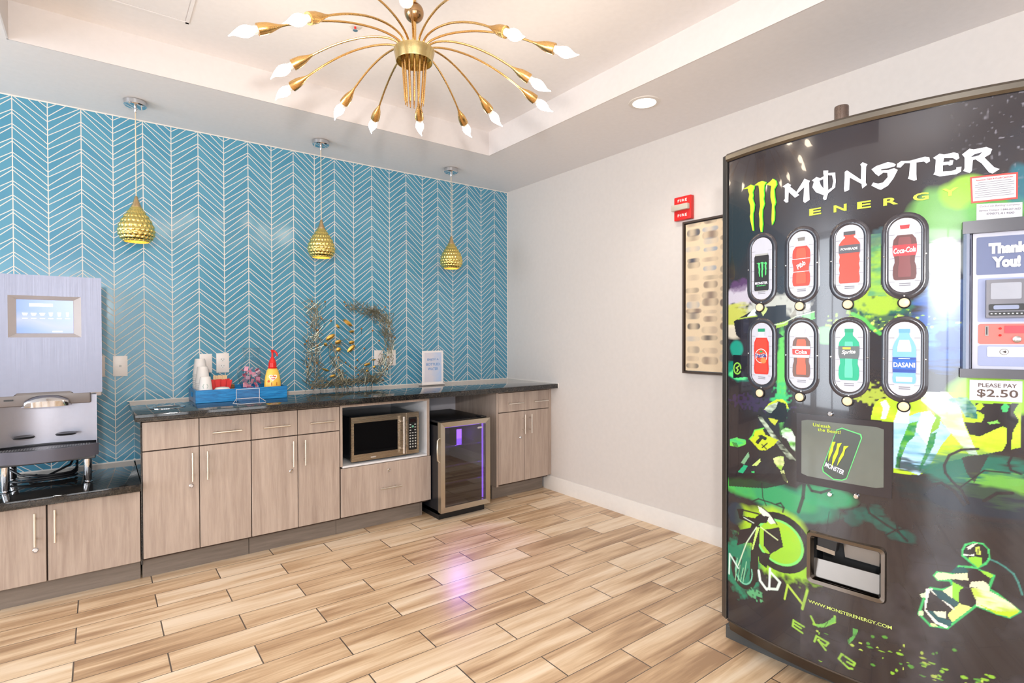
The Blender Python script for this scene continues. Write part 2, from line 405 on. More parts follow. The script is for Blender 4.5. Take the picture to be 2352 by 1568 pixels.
obj('filler_strip', MB().box(3.005, 3.033, YD+0.004, YD+0.02, 0.13, 0.86), WOOD, c)
obj('side_panel', MB().box(2.462, 2.479, YD+0.001, YT-0.003, 0.115, ZT-0.001), WOOD, c)
# microwave cabinet: open niche above a wide drawer
c = thing('microwave_cabinet', 'open white-lined niche cabinet holding the microwave, one wide drawer below', 'cabinet', (1.56, 3.75, 0))
x0, x1 = 1.228, 1.884
obj('frame', MB().box(x0, x0+0.015, YD, YT-0.003, 0.456, ZT-0.001).box(x1-0.03, x1-0.011, YD, YT-0.003, 0.446, ZT-0.001).box(x0+0.015, x1-0.03, YD, YD+0.019, 0.838, ZT-0.001), WOOD, c)
WLAM = mat('white_laminate', lin(226, 226, 228), 0.45)
obj('niche_lining', MB().box(x0+0.0155, x0+0.018, YD+0.02, 4.03, 0.46, 0.836).box(x1-0.034, x1-0.0305, YD+0.004, 4.03, 0.46, 0.858).box(x0+0.015, x1-0.03, 4.03, 4.036, 0.46, 0.858), WLAM, c)
obj('shelf', MB().bbox(x0+0.015, x1-0.03, YD, 4.03, 0.446, 0.459, 0.002, 1), WLAM, c)
obj('lower_box', MB().box(x0, x1-0.011, YD+0.0195, YT-0.003, 0.115, 0.444), DARKGAP, c); toe(c, 1.226, 1.84)
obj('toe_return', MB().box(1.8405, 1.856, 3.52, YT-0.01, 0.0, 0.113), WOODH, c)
d = front(c, 'drawer', 1.230, 1.884, 0.127, 0.444); bar_handle(d, (1.487, 0.276), (1.643, 0.276)); lock(d, 1.560, 0.387)
# low cabinet under the coffee machine
c = thing('low_cabinet', 'low two door cabinet under the coffee machine', 'cabinet', (-0.2, 3.75, 0))
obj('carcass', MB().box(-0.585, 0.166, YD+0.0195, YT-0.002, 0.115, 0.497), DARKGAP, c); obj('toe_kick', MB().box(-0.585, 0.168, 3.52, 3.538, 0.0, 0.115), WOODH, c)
d = front(c, 'door', -0.583, -0.209, 0.118, 0.489); bar_handle(d, (-0.249, 0.463), (-0.249, 0.305)); lock(d, -0.249, 0.278)
d = front(c, 'door', -0.205, 0.166, 0.118, 0.497); bar_handle(d, (-0.176, 0.468), (-0.176, 0.309))
obj('top_rail', MB().box(-0.585, -0.205, YD+0.001, YD+0.019, 0.4915, 0.498), WOOD, c)
# stone panel closing the step between the two counter heights
obj('end_panel', MB().bbox(0.1685, 0.1755, YD+0.001, YT-0.003, 0.1, 0.8615, 0.001, 1), GRAN, None, 'dark end panel beside the low counter closing the taller cabinets', 'panel')
# worktops
obj('countertop', MB().bbox(0.142, XR-0.001, 3.352, YT-0.001, 0.8625, 0.900, 0.004, 2), GRAN, None, 'long glossy black granite countertop of the taller cabinet run', 'countertop')
obj('low_countertop', MB().bbox(-0.62, 0.167, 3.385, YT-0.001, 0.499, 0.538, 0.003, 2), GRAN, None, 'low glossy black granite countertop under the coffee machine', 'countertop')
# bin grommet
g = MB().lathe([(0.088, 0.9003), (0.088, 0.9035), (0.080, 0.9055), (0.071, 0.9035), (0.069, 0.9006), (0.0, 0.9006)], (0.303, 3.60, 0), 48, cap=False)
gr = thing('waste_ring', 'round steel rimmed waste opening at the left end of the counter', 'waste opening', (0.303, 3.60, 0.9))
obj('rim', g, CHROME, gr); obj('opening', MB().lathe([(0.066, 0.9008), (0.066, 0.9012), (0, 0.9012)], (0.303, 3.60, 0), 32, cap=False), BLACK, gr)

# ---------------- pendants ----------------
BULBW = emis('warm_bulb', (1.0, 0.74, 0.42, 1), 14.0)
def pendant(x, y, label):
    t = thing('pendant_light', label, 'pendant lamp', (x, y, ZS), 'gold teardrop pendants over the counter')
    obj('canopy', MB().lathe([(0.0, 2.598), (0.050, 2.599), (0.0555, 2.604), (0.0565, 2.626), (0.054, ZS-0.0005)], (x, y, 0), 48), CHROME, t)
    obj('cord_grip', MB().lathe([(0.004, 2.566), (0.007, 2.572), (0.008, 2.598)], (x, y, 0), 16), CHROME, t)
    obj('cord', MB().tube([(x, y, 2.57), (x, y, 2.088)], 0.0028, 8), mat('cream_cord', lin(226, 206, 178), 0.5), t)
    obj('cap', MB().lathe([(0.004, 2.094), (0.008, 2.090), (0.012, 2.070), (0.020, 2.046), (0.026, 2.034), (0.026, 2.031)], (x, y, 0), 32), mat('satin_gold', lin(214, 186, 142), 0.3, 1.0), t)
    # hammered teardrop shade: profile modulated by rows of dimples
    prof = [(0.026, 2.031), (0.034, 2.018), (0.046, 1.998), (0.060, 1.976), (0.073, 1.952), (0.083, 1.926), (0.0885, 1.900), (0.087, 1.878), (0.080, 1.858), (0.068, 1.842), (0.060, 1.835)]
    n, m = 144, 66; vs = []; fs = []
    def P(f):
        f *= len(prof)-1; i = min(int(f), len(prof)-2); a = f-i; p, q = prof[i], prof[i+1]
        pm = prof[max(i-1, 0)]; qp = prof[min(i+2, len(prof)-1)]
        def cr(a0, a1, a2, a3): return 0.5*((2*a1)+(-a0+a2)*a+(2*a0-5*a1+4*a2-a3)*a*a+(-a0+3*a1-3*a2+a3)*a**3)
        return cr(pm[0], p[0], q[0], qp[0]), cr(pm[1], p[1], q[1], qp[1])
    rows, colsn = 9, 21
    for i in range(m+1):
        r, z = P(i/m)
        for k in range(n):
            a = 2*PI*k/n; v = i/m*rows; rr = int(v) % 2
            u = a/(2*PI)*colsn + 0.5*rr
            du, dv = (u % 1)-0.5, (v % 1)-0.5
            d = max(0.0, 1-(du*du+dv*dv)*4.6)
            amp = 0.0062*min(1.0, i/m*3+0.1)*(1 if i < m-1 else 0)
            q = r + amp*(d**0.7)*1.0 - amp*0.5
            vs.append((x+q*math.cos(a), y+q*math.sin(a), z))
    for i in range(m):
        for k in range(n): fs.append((i*n+k, i*n+(k+1) % n, (i+1)*n+(k+1) % n, (i+1)*n+k))
    o = obj('shade', MB().add(vs, fs), GOLD, t, angle=60)
    inner = MB().lathe([(0.0595, 1.8352), (0.066, 1.843), (0.078, 1.860), (0.083, 1.88), (0.084, 1.90), (0.078, 1.93), (0.05, 1.985), (0.02, 2.02)], (x, y, 0), 40, cap=False)
    obj('shade_lining', inner, mat('lining_gold', lin(240, 206, 120), 0.35, 0.6), t)
    obj('bulb', MB().lathe([(0.0, 1.868), (0.016, 1.873), (0.027, 1.888), (0.030, 1.905), (0.026, 1.925), (0.016, 1.95), (0.013, 1.98)], (x, y, 0), 24), BULBW, t)
    return t
p0 = pendant(0.175, 3.742, 'hammered gold pendant above the tray end of the counter, leftmost of three')
for xx, lb in ((1.216, 'hammered gold pendant above the wire flower sculpture, middle of three'), (2.245, 'hammered gold pendant above the corner cabinet, rightmost of three')):
    dup(p0, (xx, 3.745, ZS), lb)

# ---------------- chandelier ----------------
CX, CY = 1.021, 1.987
ch = thing('chandelier', 'large brushed brass sputnik chandelier with flame bulbs on curved arms', 'chandelier', (CX, CY, ZC))
near = Vector((-CX, -CY, 0)).normalized(); left = Vector((-near.y, near.x, 0))
if left.dot(_R) > 0: left = -left
FL = emis('flame_bulb_glow', (1.0, 0.82, 0.62, 1), 46.0)
SOCK = mat('bulb_base', lin(235, 228, 220), 0.3)
obj('ceiling_canopy', MB().lathe([(0.0, 2.776), (0.06, 2.777), (0.066, 2.785), (0.066, ZC-0.0005)], (CX, CY, 0), 40), BRASS, ch)
obj('stem', MB().tube([(CX, CY, 2.777), (CX, CY, 2.45)], 0.0085, 16), BRASS, ch)
obj('ball', MB().lathe([(0.039*math.sin(PI*i/16), 2.600-0.039*math.cos(PI*i/16)) for i in range(17)], (CX, CY, 0), 32, cap=False), mat('smoked_brass', lin(176, 142, 104), 0.2, 1.0), ch)
obj('hub', MB().lathe([(0.0, 2.452), (0.070, 2.452), (0.081, 2.449), (0.081, 2.444), (0.0765, 2.425), (0.0735, 2.405), (0.0725, 2.401), (0.0705, 2.402), (0.073, 2.43), (0.050, 2.437), (0.0, 2.437)], (CX, CY, 0), 64), ABRASS, ch, angle=28)
for k in range(14):
    a = 2*PI*(k+0.5)/14
    p = Vector((CX+0.051*math.cos(a), CY+0.051*math.sin(a), 2.438)); q = Vector((CX+0.037*math.cos(a), CY+0.037*math.sin(a), 2.248))
    r = obj('rod', MB().tube([p, q], 0.0036, 10), BRASS, ch)
    d = (q-p).normalized(); obj('rod_tip', MB().tube([q, q+d*0.016], 0.0024, 8), BRASS, r)
for k in range(16):
    a = k*PI/8+0.05; d = near*math.cos(a) + left*math.sin(a); C0 = Vector((CX, CY, 0)); U = Vector((0, 0, 1))
    if k % 2: pr = [(0.046, 2.437), (0.049, 2.456), (0.062, 2.472), (0.09, 2.484), (0.14, 2.493), (0.20, 2.494), (0.27, 2.487), (0.35, 2.468), (0.43, 2.440), (0.497, 2.409)]; sd = (0.90, -0.40)
    else: pr = [(0.046, 2.437), (0.049, 2.456), (0.060, 2.474), (0.085, 2.488), (0.13, 2.495), (0.19, 2.490), (0.25, 2.475), (0.31, 2.452), (0.36, 2.427), (0.398, 2.405)]; sd = (0.84, -0.50)
    pts = []
    for i in range(len(pr)-1):
        for t in (0, 0.33, 0.66):
            p0_, p1_, p2_, p3_ = pr[max(i-1, 0)], pr[i], pr[i+1], pr[min(i+2, len(pr)-1)]
            f = lambda j: 0.5*((2*p1_[j])+(-p0_[j]+p2_[j])*t+(2*p0_[j]-5*p1_[j]+4*p2_[j]-p3_[j])*t*t+(-p0_[j]+3*p1_[j]-3*p2_[j]+p3_[j])*t**3)
            pts.append(C0 + d*f(0) + U*f(1))
    e = C0 + d*pr[-1][0] + U*pr[-1][1]; pts.append(e)
    arm = obj('arm', MB().tube(pts, 0.0042, 10), BRASS, ch)
    s = (d*sd[0] + U*sd[1]).normalized()
    R_ = [0.0045, 0.0065, 0.011, 0.0155, 0.0188, 0.0205, 0.021, 0.0195, 0.017]; Ls = [-0.004, 0.008, 0.022, 0.036, 0.050, 0.066, 0.084, 0.0842, 0.074]
    obj('socket', MB().tube([e + s*l for l in Ls[:7]], R_[:7], 20).tube([e+s*0.0845, e+s*0.075], [0.0192, 0.0185], 20), BRASS, arm)
    obj('bulb_base', MB().tube([e+s*0.074, e+s*0.1005], 0.0135, 16), SOCK, arm)
    b0 = e + s*0.099; side = (s.cross(Vector((0.3, 0.2, 1)))).normalized()
    bl = [(0, 0.012), (0.010, 0.0165), (0.022, 0.0195), (0.034, 0.0195), (0.046, 0.016), (0.058, 0.0105), (0.068, 0.0058), (0.077, 0.0030), (0.086, 0.0012)]
    obj('bulb', MB().tube([b0 + s*l + side*(0.0 if l < 0.055 else (l-0.055)**2*9) for l, _ in bl], [r for _, r in bl], 16), FL, arm)

# ---------------- ceiling fittings ----------------
def downlight(x, y, label):
    t = thing('recessed_light', label, 'ceiling light', (x, y, ZS))
    obj('trim_ring', MB().lathe([(0.064, ZS-0.0008), (0.066, ZS-0.006), (0.086, ZS-0.004), (0.090, ZS-0.0005)], (x, y, 0), 48, cap=False), TRIM, t)
    obj('lens', MB().lathe([(0.0, ZS-0.002), (0.065, ZS-0.002)], (x, y, 0), 40, cap=False), emis('downlight_lens', (1.0, 0.95, 0.88, 1), 9.0), t)
    lamp('downlight_lamp', 'SPOT', (x, y, ZS-0.02), 26, (1.0, 0.93, 0.84), 0.05, aim=(x, y, 0), spot=2.2, blend=0.9)
downlight(2.49, 2.017, 'round recessed downlight in the dropped ceiling near the white wall')
t = thing('fire_sprinkler', 'small white ceiling sprinkler with red bulb beside the chandelier', 'sprinkler', (1.0, 2.56, ZC))
obj('escutcheon', MB().lathe([(0.0, ZC-0.008), (0.022, ZC-0.008), (0.030, ZC-0.005), (0.034, ZC-0.0005)], (1.0, 2.56, 0), 32), TRIM, t)
obj('sprinkler_bulb', MB().lathe([(0.0, ZC-0.024), (0.005, ZC-0.020), (0.005, ZC-0.008)], (1.0, 2.56, 0), 12), RED, t)
obj('deflector', MB().lathe([(0.0, ZC-0.026), (0.012, ZC-0.026), (0.012, ZC-0.024), (0, ZC-0.024)], (1.0, 2.56, 0), 16), CHROME, t)

# ---------------- switch plates on the tile ----------------
def plate(x0, x1, z0, z1, label, kind):
    t = thing('outlet' if kind == 'duplex' else 'wall_plate', label, 'outlet' if kind == 'duplex' else 'wall plate', ((x0+x1)/2, YT, z0))
    obj('plate', MB().bbox(x0, x1, YT-0.007, YT-0.0005, z0, z1, 0.002, 2), PLATE, t)
    cx = (x0+x1)/2; cz = (z0+z1)/2
    if kind == 'duplex':
        for dz in (-0.0215, 0.0215):
            f = MB(); f.prism([(cx+p[0], YT-0.0085, cz+dz+p[1]) for p in rrect(0, 0, 0.030, 0.026, 0.010)], (0, 0.0016, 0)); r = obj('receptacle', f, WHITE, t)
            g = MB().box(cx-0.0075, cx-0.0055, YT-0.009, YT-0.0084, cz+dz-0.001, cz+dz+0.007).box(cx+0.0055, cx+0.0075, YT-0.009, YT-0.0084, cz+dz-0.001, cz+dz+0.007).lathe([(0.0024, -0.0006), (0.0024, 0.0)], (cx, YT-0.0084, cz+dz-0.007), 10, 'y')
            obj('slots', g, INK, r)
    elif kind == 'jack':
        f = MB(); f.box(cx-0.006, cx+0.006, YT-0.0085, YT-0.0068, cz-0.006, cz+0.006); obj('jack', f, mat('jack_grey', lin(190, 186, 182), 0.4), t)
plate(-0.045, 0.028, 1.059, 1.187, 'white wall plate partly hidden behind the coffee machine', 'blank')
plate(0.066, 0.138, 1.059, 1.182, 'white single jack wall plate on tile right of the coffee machine', 'jack')
plate(0.522, 0.594, 1.061, 1.184, 'white blank wall plate on tile behind the stacked cups', 'blank')
plate(0.618, 0.695, 1.057, 1.187, 'white double socket outlet on tile between cups and glass jar', 'duplex')
plate(1.722, 1.795, 1.067, 1.186, 'white blank wall plate behind the wire flower sculpture', 'blank')
plate(1.829, 1.904, 1.061, 1.188, 'white double socket outlet right of the wire flower sculpture', 'duplex')
# ---------------- fire alarm strobe ----------------
t = thing('fire_alarm', 'red wall fire alarm strobe above the framed picture', 'fire alarm', (XR, 2.124, 2.12))
y0, y1, z0, z1 = 2.060, 2.188, 2.044, 2.196
obj('housing', MB().bbox(XR-0.034, XR-0.0005, y0, y1, z0, z1, 0.006, 3), RED, t)
obj('strobe_lens', MB().bbox(XR-0.062, XR-0.033, y0+0.008, y1+0.004, 2.104, 2.142, 0.006, 3), mat('strobe_lens', lin(214, 206, 190), 0.12, 0.3), t)
for zz in (2.075, 2.170):
    vs, fs = text_geo('FIRE', 1, 0.02, spacing=1.15); q = fit(vs, w=0.070, h=0.017)
    obj('lettering', MB().add([(XR-0.0348, 2.124-a, zz+b) for a, b in q], fs), mat('white_ink', lin(250, 240, 236), 0.5), t)

# ---------------- glass door mini fridge ----------------
fr = thing('mini_fridge', 'black mini fridge with steel framed glass door and purple light', 'mini fridge', (2.10, 3.6, 0))
fx0, fx1, fy, fz0, fz1 = 1.884, 2.302, 3.292, 0.060, 0.694
bx0, bx1 = fx0+0.006, fx1-0.004
mb = MB(); yb0, yb1 = fy+0.05, 3.86
mb.box(bx0, bx0+0.02, yb0, yb1, 0.04, 0.685); mb.box(bx1-0.02, bx1, yb0, yb1, 0.04, 0.685); mb.box(bx0, bx1, yb0, yb1, 0.665, 0.687)
mb.box(bx0, bx1, yb0, yb1, 0.04, 0.065); mb.box(bx0, bx1, yb1-0.02, yb1, 0.04, 0.685)
obj('cabinet', mb, mat('black_cabinet', lin(24, 25, 30), 0.35), fr)
obj('top_trim', MB().bbox(bx0-0.002, bx1+0.002, yb0-0.004, yb1+0.002, 0.687, 0.699, 0.004, 2), BLACK, fr)
obj('top_hinge', MB().bbox(fx1-0.07, fx1-0.02, fy+0.015, fy+0.09, 0.699, 0.706, 0.002, 1), BLACK, fr)
LIN = mat('fridge_liner', lin(120, 112, 118), 0.5)
mb = MB(); mb.box(bx0+0.02, bx0+0.023, yb0, yb1-0.02, 0.065, 0.665); mb.box(bx1-0.023, bx1-0.02, yb0, yb1-0.02, 0.065, 0.665); mb.box(bx0+0.02, bx1-0.02, yb1-0.024, yb1-0.02, 0.065, 0.665); mb.box(bx0+0.02, bx1-0.02, yb0, yb1-0.02, 0.66, 0.665)
obj('liner', mb, LIN, fr)
for zz in (0.24, 0.36, 0.50):
    g = MB().box(bx0+0.024, bx1-0.024, fy+0.075, 3.82, zz, zz+0.004); s = obj('shelf', g, m_pane('shelf_glass', (0.7, 0.7, 0.72, 1)), fr)
    obj('shelf_edge', MB().box(bx0+0.024, bx1-0.024, fy+0.070, fy+0.075, zz-0.003, zz+0.008), mat('shelf_rail', lin(150, 130, 200), 0.3, 0.5), s)
PURP = emis('purple_led', (0.24, 0.10, 1.0, 1), 12.0)
obj('lamp_panel', MB().bbox(fx1-0.105, fx1-0.060, fy+0.30, fy+0.306, 0.46, 0.575, 0.002, 1), PURP, fr)
obj('led_strip', MB().box(fx1-0.043, fx1-0.036, fy+0.045, fy+0.050, 0.10, 0.655).box(bx0+0.03, bx1-0.05, fy+0.060, fy+0.066, 0.644, 0.650), emis('purple_strip', (0.30, 0.14, 1.0, 1), 5.0), fr)
obj('plinth', MB().box(bx0+0.01, bx1-0.01, yb0+0.01, yb1, 0.0, 0.04), BLACK, fr)
lamp('fridge_lamp', 'SPOT', (2.10, 3.42, 0.60), 60, (0.42, 0.20, 1.0), 0.04, aim=(1.90, 2.82, 0.0), spot=1.1, blend=1.0)
c = 0.036
dr = obj('door_frame', MB(), CHAMP, fr) if False else None
mb = MB()
def mitre(a0, a1, b0, b1, w):
    o = [(a0, b0), (a1, b0), (a1, b1), (a0, b1)]; i = [(a0+w, b0+w), (a1-w, b0+w), (a1-w, b1-w), (a0+w, b1-w)]
    for k in range(4):
        p, q, r, s = o[k], o[(k+1) % 4], i[(k+1) % 4], i[k]
        mb.prism([(p[0], fy, p[1]), (q[0], fy, q[1]), (r[0], fy+0.004, r[1]), (s[0], fy+0.004, s[1])], (0, 0.040, 0))
mitre(fx0, fx1, fz0, fz1, c)
dr = obj('door_frame', mb, CHAMP, fr)
obj('door_glass', MB().box(fx0+c-0.004, fx1-c+0.004, fy+0.010, fy+0.014, fz0+c-0.004, fz1-c+0.004), m_pane('smoked_glass', (0.50, 0.46, 0.50, 1), 0.12), dr)
obj('door_seal', MB().box(fx0+0.008, fx1-0.004, fy+0.0405, fy+0.0495, fz0+0.003, fz0+0.02).box(fx0+0.003, fx0+0.03, fy+0.0405, fy+0.0495, fz0+0.003, fz1-0.003).box(fx1-0.03, fx1-0.006, fy+0.0405, fy+0.0495, fz0+0.003, fz1-0.003), DGREY, dr)
obj('handle', MB().tube([(fx0-0.001, fy+0.018, 0.585), (fx0-0.016, fy+0.018, 0.57), (fx0-0.018, fy+0.018, 0.50), (fx0-0.016, fy+0.018, 0.43), (fx0-0.001, fy+0.018, 0.415)], 0.005, 10), CHAMP, dr)
g = MB(); g.prism([(2.216+p[0], fy+0.0075, 0.628+p[1]) for p in rrect(0, 0, 0.044, 0.013, 0.006)], (0, 0.003, 0)); obj('badge', g, CHROME, dr)
for px in (bx0+0.04, bx1-0.04):
    for py in (fy+0.08, 3.82): obj('foot', MB().lathe([(0.016, 0.0), (0.018, 0.012), (0.012, 0.04)], (px, py, 0), 16), BLACK, fr)

# ---------------- microwave ----------------
mw = thing('microwave', 'stainless steel microwave with black keypad in the cabinet niche', 'microwave', (1.56, 3.65, 0.459))
my = 3.462; mx0, mx1, mz0, mz1 = 1.311, 1.805, 0.470, 0.762
obj('case', MB().bbox(mx0+0.004, mx1-0.004, my+0.026, 3.86, mz0+0.004, mz1-0.004, 0.006, 3), mat('microwave_case', lin(40, 42, 50), 0.25, 0.6), mw)
MWS = m_brushed('microwave_steel', lin(206, 192, 172), 0.27)
dx = 1.704
# door ring around the window
mb = MB(); wx0, wx1, wz0, wz1 = (1.329,0.7232)[0], (1.641,0.723)[0], (1.328,0.5131)[1]+0.002, (1.329,0.7232)[1]
mb.box(mx0, wx0, my, my+0.026, mz0, mz1); mb.box(wx1, dx-0.001, my, my+0.026, mz0, mz1); mb.box(wx0, wx1, my, my+0.026, mz0, wz0); mb.box(wx0, wx1, my, my+0.026, wz1, mz1)
dr = obj('door', mb, MWS, mw)
obj('door_window', MB().box(wx0, wx1, my+0.003, my+0.006, wz0, wz1), mat('black_window_glass', lin(10, 10, 12), 0.04, 0.0, Specular_IOR_Level=0.9), dr)
mb = MB(); hx = 1.672
mb.tube([(hx, my-0.034, mz0+0.018), (hx, my-0.036, 0.62), (hx, my-0.034, mz1-0.020)], 0.0085, 14)
for zz in (mz0+0.05, mz1-0.055): mb.tube([(hx-0.002, my-0.034, zz), (hx-0.012, my+0.001, zz)], 0.005, 10)
obj('handle', mb, mat('bright_steel', lin(225, 220, 215), 0.18, 1.0), dr)
vs, fs = text_geo('SANYO', 1, 0.03); q = fit(vs, w=0.036, h=0.009)
obj('lettering', MB().add([(1.462+a, my-0.0008, 0.487+b) for a, b in q], fs), mat('pale_ink', lin(240, 232, 222), 0.5), dr)
pn = obj('control_panel', MB().bbox(dx+0.001, mx1, my, my+0.026, mz0, mz1, 0.002, 1), MWS, mw)
kp = MB(); kx0, kx1, kz0, kz1 = 1.722, 1.787, 0.498, 0.728
kp.prism([(p[0], my-0.002, p[1]) for p in rrect((kx0+kx1)/2, (kz0+kz1)/2, kx1-kx0, kz1-kz0, 0.008)], (0, 0.003, 0))
kp = obj('keypad', kp, BLACK, pn)
obj('display', MB().box(kx0+0.008, kx1-0.008, my-0.0032, my-0.0022, 0.694, 0.716), mat('display_glass', lin(34, 26, 26), 0.1), kp) if False else None
BT = mat('keypad_marks', lin(205, 205, 200), 0.4)
mb = MB()
for r in range(9):
    zz = 0.676 - r*0.0195; n = 3 if r > 2 else 2
    for k in range(n):
        xx = kx0+0.0125+k*0.020 if n == 3 else kx0+0.014+k*0.037
        h = 0.0032 if r < 5 else 0.0052
        mb.prism([(xx+p[0], my-0.0032, zz+p[1]) for p in rrect(0, 0, 0.0125 if r < 5 else 0.0105, h*2, h*0.9, 3)], (0, 0.0012, 0))
obj('buttons', mb, BT, pn)
obj('start_button', MB().lathe([(0.008, 0), (0.008, -0.0014), (0, -0.0014)], ((kx0+kx1)/2, my-0.002, 0.662), 20, 'y', cap=False), mat('green_button', lin(120, 190, 160), 0.4), pn)
obj('display', MB().box(kx0+0.008, kx1-0.008, my-0.0032, my-0.0022, 0.692, 0.716), mat('display_glass', lin(40, 28, 28), 0.1), pn)
for xx in (mx0+0.04, mx1-0.04):
    for yy in (my+0.06, 3.82): obj('foot', MB().lathe([(0.010, 0.4595), (0.012, 0.475)], (xx, yy, 0), 12), BLACK, mw)

# ---------------- coffee machine ----------------
cm = thing('coffee_machine', 'tall stainless coffee machine with blue touch screen on chrome legs', 'coffee machine', (-0.21, 3.74, 0.538))
cy = 3.55; cx0, cx1 = -0.432, 0.012
obj('housing', MB().bbox(cx0+0.003, cx1-0.002, cy+0.022, 3.99, 0.99, 1.598, 0.006, 2), STEELV, cm)
CMP = m_brushed('machine_front_steel', lin(128, 131, 146), 0.46, 'z')
# upper door with screen recess: outline with notched lower edge
so = (((-0.3484,1.501)[0], (-0.07109,1.5)[0]), ((-0.3503,1.296)[1], (-0.3484,1.501)[1]))
ztop = 1.603; zr = (0.001218,1.011)[1]; zn = (-0.1184,1.024)[1]; xn1, xn2 = (-0.1184,1.024)[0], (-0.1025,1.011)[0]
xl1, xl2 = (-0.3188,1.025)[0], (-0.3322,1.011)[0]
mb = MB(); t = 0.022
def slab(x0, x1, z0, z1): mb.box(x0, x1, cy, cy+t, z0, z1)
slab(cx0, so[0][0], so[1][0], ztop); slab(so[0][1], cx1, so[1][0], ztop); slab(so[0][0], so[0][1], so[1][1], ztop)
mb.prism([(cx0, cy, zr), (xl2, cy, zr), (xl1, cy, zn), (xn1, cy, zn), (xn2, cy, zr), (cx1, cy, zr), (cx1, cy, so[1][0]), (cx0, cy, so[1][0])], (0, t, 0))
fd = obj('front_door', mb, CMP, cm)
si = (((-0.3189,1.482)[0], (-0.1031,1.483)[0]), ((-0.3213,1.316)[1], (-0.3189,1.482)[1]))
mb = MB(); o = [(so[0][0], so[1][0]), (so[0][1], so[1][0]), (so[0][1], so[1][1]), (so[0][0], so[1][1])]; i_ = [(si[0][0], si[1][0]), (si[0][1], si[1][0]), (si[0][1], si[1][1]), (si[0][0], si[1][1])]
for k in range(4):
    a, b, c_, d = o[k], o[(k+1) % 4], i_[(k+1) % 4], i_[k]; mb.quad((a[0], cy-0.001, a[1]), (b[0], cy-0.001, b[1]), (c_[0], cy+0.018, c_[1]), (d[0], cy+0.018, d[1]))
bez = obj('screen_bezel', mb, mat('bezel_grey', lin(170, 164, 164), 0.4), fd)
def m_screen():
    m = mat('touch_screen', lin(60, 90, 160), 0.12, 0.0); T = NT(m); b = bsdf(m); P, x, y, z = T.pos()
    f = T.m('DIVIDE', T.m('SUBTRACT', x, -0.37), 0.27, clamp=True)
    w = T.m('ABSOLUTE', T.m('SUBTRACT', T.m('SUBTRACT', z, 1.365), T.m('MULTIPLY', T.m('SINE', T.m('MULTIPLY', f, 5.5)), 0.02)))
    c = T.mix(f, lin(120, 155, 222), lin(190, 208, 244)); c = T.mix(T.m('SUBTRACT', 1.0, T.m('MULTIPLY', w, 22.0), clamp=True), c, lin(205, 205, 238))
    T.l.new(c, b.inputs['Emission Color']); b.inputs['Base Color'].default_value = lin(60, 70, 96); b.inputs['Roughness'].default_value = 0.3; b.inputs['Emission Strength'].default_value = 0.8; return m
scr = obj('screen', MB().box(si[0][0], si[0][1], cy+0.017, cy+0.020, si[1][0], si[1][1]), m_screen(), bez)
SW = emis('screen_white', (1, 1, 1, 1), 1.25)
mb = MB(); sx0, sx1, sz0, sz1 = si[0][0], si[0][1], si[1][0], si[1][1]; SWd, SH = sx1-sx0, sz1-sz0
def srect(u0, u1, v0, v1): mb.box(sx0+SWd*u0, sx0+SWd*u1, cy+0.0162, cy+0.0168, sz1-SH*v1, sz1-SH*v0)
srect(0.22, 0.63, 0.11, 0.20)
obj('menu_banner', mb, SW, scr); mb = MB(); srect(0.62, 0.80, 0.93, 0.96); obj('menu_footer', mb, SW, scr)
for k in range(6):
    mb = MB(); u = 0.145+k*0.15
    zc_ = sz1-SH*0.43; xc = sx0+SWd*u; w_ = (0.011, 0.011, 0.011, 0.008, 0.007, 0.006)[k]; h_ = (0.006, 0.006, 0.006, 0.009, 0.010, 0.011)[k]
    mb.prism([(xc-w_, cy+0.0162, zc_+h_), (xc-w_*0.6, cy+0.0162, zc_-h_), (xc+w_*0.6, cy+0.0162, zc_-h_), (xc+w_, cy+0.0162, zc_+h_)], (0, 0.0006, 0))
    obj('menu_icon', mb, SW, scr); mb = MB(); srect(u-0.045, u+0.045, 0.545, 0.562); obj('menu_caption', mb, SW, scr)
# hood
mb = MB(); hz0, hz1 = (-0.03579,0.9579)[1], zn+0.004; hx1 = (-0.03579,0.9579)[0]
mb.bbox(cx0+0.01, hx1, cy+0.004, cy+0.12, hz0, hz1-0.012, 0.008, 3); mb.box(xl1-0.006, xn1+0.006, cy+0.005, cy+0.03, hz0+0.01, zn+0.002)
hd = obj('hood', mb, mat('taupe_plastic', lin(112, 104, 102), 0.35), cm)
mb = MB(); ax0, ax1 = (-0.3053,0.9611)[0], (-0.1106,0.9561)[0]; n = 14; az0, az1 = (-0.2913,0.9536)[1], (-0.2815,1.01)[1]
prof = [(cy-0.01, az1), (cy-0.035, az1-0.012), (cy-0.045, (az0+az1)/2), (cy-0.042, az0)]
vs = []; fs = []
for i in range(n+1):
    u = i/n; xx = ax0+(ax1-ax0)*u; k = math.sin(PI*u)**0.35 if 0 < u < 1 else 0
    for (yy, zz) in prof: vs.append((xx, cy+(yy-cy)*k, az0+(zz-az0)*k if zz > az0+0.001 else az0))
for i in range(n):
    for j in range(3): fs.append((i*4+j, (i+1)*4+j, (i+1)*4+j+1, i*4+j+1))
obj('spout_cover', MB().add(vs, fs), CHROME, hd)
mb = MB(); mb.prism([((-0.3495,0.9908)[0]+p[0], cy+0.002, (-0.3495,0.9908)[1]+p[1]) for p in rrect(0, 0, 0.036, 0.008, 0.004)], (0, 0.003, 0)); obj('slot', mb, BLACK, hd)
